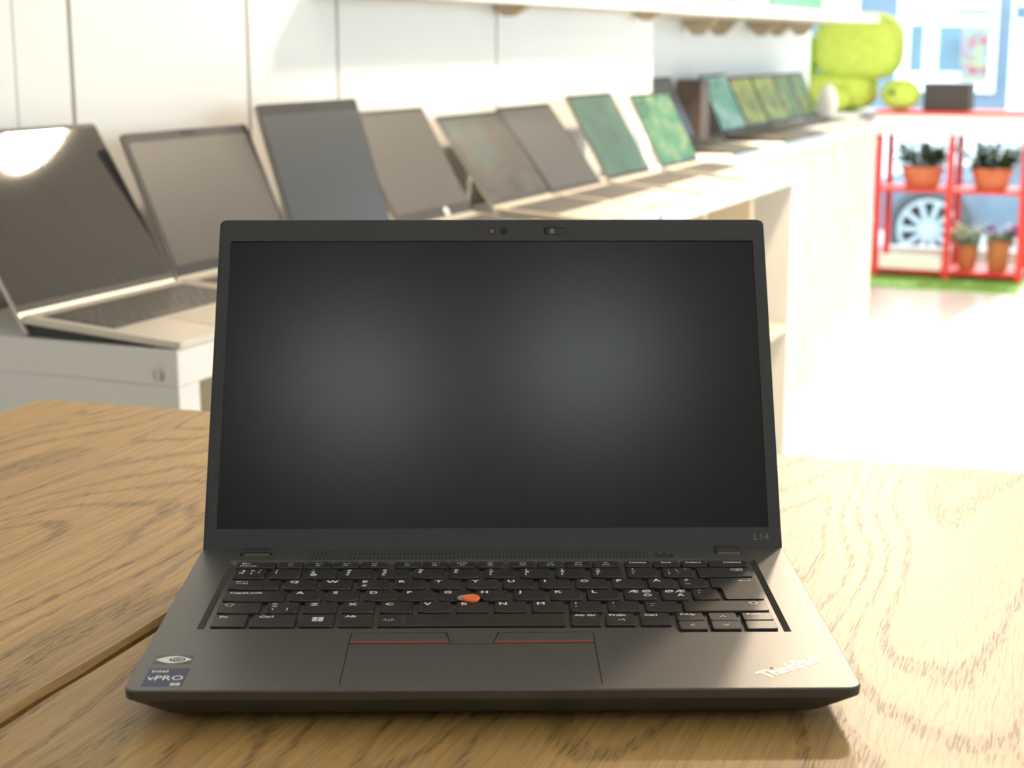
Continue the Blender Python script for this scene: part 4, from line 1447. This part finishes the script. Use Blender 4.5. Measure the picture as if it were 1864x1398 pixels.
def planter(d, n, z, rx, ry, h, potmat, label, leafmat, nl, lh, spread, name='potted_plant', flowers=None, oval=True, seed=1):
    rnd = random.Random(seed)
    t = empty(name, dn(d, n, z), RZ)
    tag(t, label, 'plant', 'plants on the red stand')
    pot = MB().lathe([(rx * 0.72, 0), (rx * 0.78, 0.005), (rx * 0.98, h * 0.8), (rx * 1.04, h * 0.82), (rx * 1.04, h), (rx * 0.96, h), (rx * 0.92, h * 0.86)], 28, sx=ry / rx, cap1=False)
    pot.build('pot', M[potmat], t, smooth=True)
    MB().lathe([(rx * 0.93, h * 0.80), (rx * 0.93, h * 0.87)], 24, sx=ry / rx).build('soil', M['soil'], t)
    mb = MB()
    fl = MB()
    for i in range(nl):
        a = rnd.uniform(0, 2 * pi)
        r = math.sqrt(rnd.random()) * 0.8
        o = Vector((ry * r * cos(a), rx * r * sin(a), h * 0.86))
        dr = Vector((cos(a) * spread, sin(a) * spread, rnd.uniform(0.5, 1.2)))
        top = o + dr.normalized() * lh * rnd.uniform(0.3, 1.0)
        mb.tube([o, (o + top) / 2 + Vector((0, 0, 0.01)), top], 0.0016, 4)
        for k in range(3):
            q = o + (top - o) * rnd.uniform(0.35, 1.0)
            leaf(mb, q, Vector((rnd.uniform(-1, 1), rnd.uniform(-1, 1), rnd.uniform(-0.2, 0.8))), rnd.uniform(0.04, 0.075), rnd.uniform(0.010, 0.018), 0.012, rnd)
        if flowers and rnd.random() < 0.9:
            for k in range(7):
                b = 2 * pi * k / 7
                leaf(fl, top + Vector((0, 0, 0.004)), Vector((cos(b), sin(b), 0.6)), 0.034, 0.013, 0.004, rnd)
    mb.build('foliage', M[leafmat], t)
    if flowers:
        fl.build('blossoms', M[flowers], t)
    return t


zt = FZ + 0.509
zb = FZ + 0.056
planter(SD + 0.13, -1.245, zt, 0.118, 0.085, 0.115, 'terracotta', 'terracotta bowl with dark leafy plant on the upper tier, left bay of the red stand', 'leaf_dark', 120, 0.20, 0.55, seed=2)
planter(SD + 0.13, -0.865, zt, 0.112, 0.085, 0.115, 'terracotta', 'terracotta bowl with dark leafy plant on the upper tier, right bay of the red stand', 'leaf_dark', 120, 0.20, 0.55, seed=5)
planter(SD + 0.10, -0.970, zb, 0.060, 0.060, 0.14, 'clay_brown', 'brown pot with pale grey-green plant on the lower tier of the red stand', 'leaf_pale', 45, 0.15, 0.45, seed=8)
planter(SD + 0.08, -0.800, zb, 0.066, 0.066, 0.17, 'clay_brown', 'orange-brown pot with violet flowers on the lower tier of the red stand', 'leaf_pale', 40, 0.11, 0.6, flowers='violet', seed=11)

# dark box and pale boxes on the stand
zt0 = FZ + 0.938
t = empty('storage_box', dn(SD + 0.12, -1.12, zt0), RZ)
MB().box(-0.10, 0.10, -0.125, 0.125, 0, 0.125).build('carton', M['darkbox'], t, bevel=0.004)
MB().box(-0.103, 0.103, -0.128, 0.128, 0.125, 0.150).build('carton_lid', M['darkbox'], t, bevel=0.004)
tag(t, 'dark charcoal lidded box on the red stand beside the green plush', 'box')


# lime plush toy: a big soft seated figure with a round head and a paw, on a low white sill cabinet
t = empty('sill_cabinet', dn(8.85, -1.98, FZ), RZ)
MB().box(-0.30, 0.36, -0.40, 0.44, 0, 0.90).build('carcass', M['white_lam'], t, bevel=0.003)
MB().box(-0.32, 0.37, -0.41, 0.45, 0.90, 0.925).build('top_board', M['white_lam'], t, bevel=0.003)
for y in (-0.39, 0.025):
    MB().box(-0.318, -0.301, y, y + 0.40, 0.06, 0.88).build('door', M['white_lam'], t, bevel=0.002)
tag(t, 'white low cabinet under the window carrying the lime-green plush', 'cabinet')


def blob(name, m, parent, c, r, e=2.4, seg=28, rings=16, label=None):
    """superellipsoid cushion"""
    def sp(v, p):
        return math.copysign(abs(v) ** p, v)
    rr = []
    for j in range(1, rings):
        ph = -pi / 2 + pi * j / rings
        rr.append([(c[0] + r[0] * sp(cos(ph), 2 / e) * sp(cos(2 * pi * i / seg), 2 / e), c[1] + r[1] * sp(cos(ph), 2 / e) * sp(sin(2 * pi * i / seg), 2 / e), c[2] + r[2] * sp(sin(ph), 2 / e)) for i in range(seg)])
    return MB().loft(rr).build(name, m, parent, smooth=True, label=label)


PL = empty('plush_toy', dn(8.80, -1.66, FZ + 0.925), RZ)
tag(PL, 'big lime-green soft plush toy behind the far counter', 'plush toy')
blob('head', M['lime'], PL, (0.02, -0.03, 0.362), (0.17, 0.25, 0.190), 3.0)
blob('body', M['lime'], PL, (0.05, 0.065, 0.115), (0.15, 0.20, 0.115), 2.8)
blob('ear', M['lime_d'], PL, (0.06, 0.275, 0.215), (0.06, 0.06, 0.21), 2.6)
blob('foot', M['lime'], PL, (-0.13, 0.08, 0.066), (0.06, 0.10, 0.065), 2.3)
t = empty('plush_ball', dn(8.735, -1.372, zt0), RZ)
blob('ball', M['lime'], t, (0, 0, 0.086), (0.082, 0.110, 0.086), 2.1)
blob('snout', M['plush_eye'], t, (-0.077, 0.035, 0.098), (0.012, 0.018, 0.016), 2.0)
tag(t, 'round lime-green plush ball with dark spot sitting on the red stand', 'plush toy')


# ------------------------------------------------------------------ ceiling lamps
def lamp(x, y, z, r, power, label, color=(1.0, 0.86, 0.68), spread=pi):
    t = empty('ceiling_lamp', (x, y, z))
    tag(t, label, 'lamp', 'round ceiling lamps')
    MB().lathe([(r * 1.15, 0.03), (r * 1.15, -0.005), (r * 1.04, -0.012), (r * 1.0, 0.0), (r, 0.02)], 32, cap1=False).build('housing', M['lampbody'], t, smooth=True)
    MB().lathe([(r, 0.004), (r, 0.006)], 32).build('diffuser', M['lampglow'], t)
    if z + 0.03 < CZ - 0.001:
        MB().lathe([(0.012, 0.03), (0.012, CZ - z)], 12).build('stem', M['lampbody'], t)
    ld = bpy.data.lights.new('lamp_light', 'AREA')
    ld.shape = 'DISK'
    ld.size = 2 * r
    ld.energy = power
    ld.color = color
    ld.spread = spread
    lo = bpy.data.objects.new('lamp_light', ld)
    col.objects.link(lo)
    lo.parent = t
    lo.location = (0, 0, -0.014)
    return t


WARM = (1.0, 0.80, 0.58)
lamp(1.27, 3.06, 1.70, 0.13, 245, 'round ceiling lamp in the aisle, the one mirrored in the nearest display laptop', WARM)
lamp(1.25, 4.90, 1.80, 0.13, 380, 'added round ceiling lamp further down the aisle, widening the glare', WARM)  # added lamp, out of view, to widen the glare on table and palm rest
lamp(-0.275, -1.32, 1.83, 0.14, 4.8, 'dimmed round ceiling lamp behind the table, left one', (0.86, 0.95, 1.0))
lamp(0.19, -1.27, 1.83, 0.14, 4.8, 'dimmed round ceiling lamp behind the table, right one', (0.86, 0.95, 1.0))
for d, n, lab in ((1.6, 0.25, 'added round ceiling lamp above the near laptops, for ambient fill'), (4.72, 0.93, 'round ceiling lamp in the middle of the shop'),
                  (6.6, 1.2, 'added round ceiling lamp in the window aisle, for ambient fill')):  # near and window-aisle lamps are added ambient fill, out of view
    p = dn(d, n)
    lamp(p.x, p.y, 1.83, 0.13, 32 if n == 0.93 else 14, lab)

bpy.data.objects.remove(_fo)
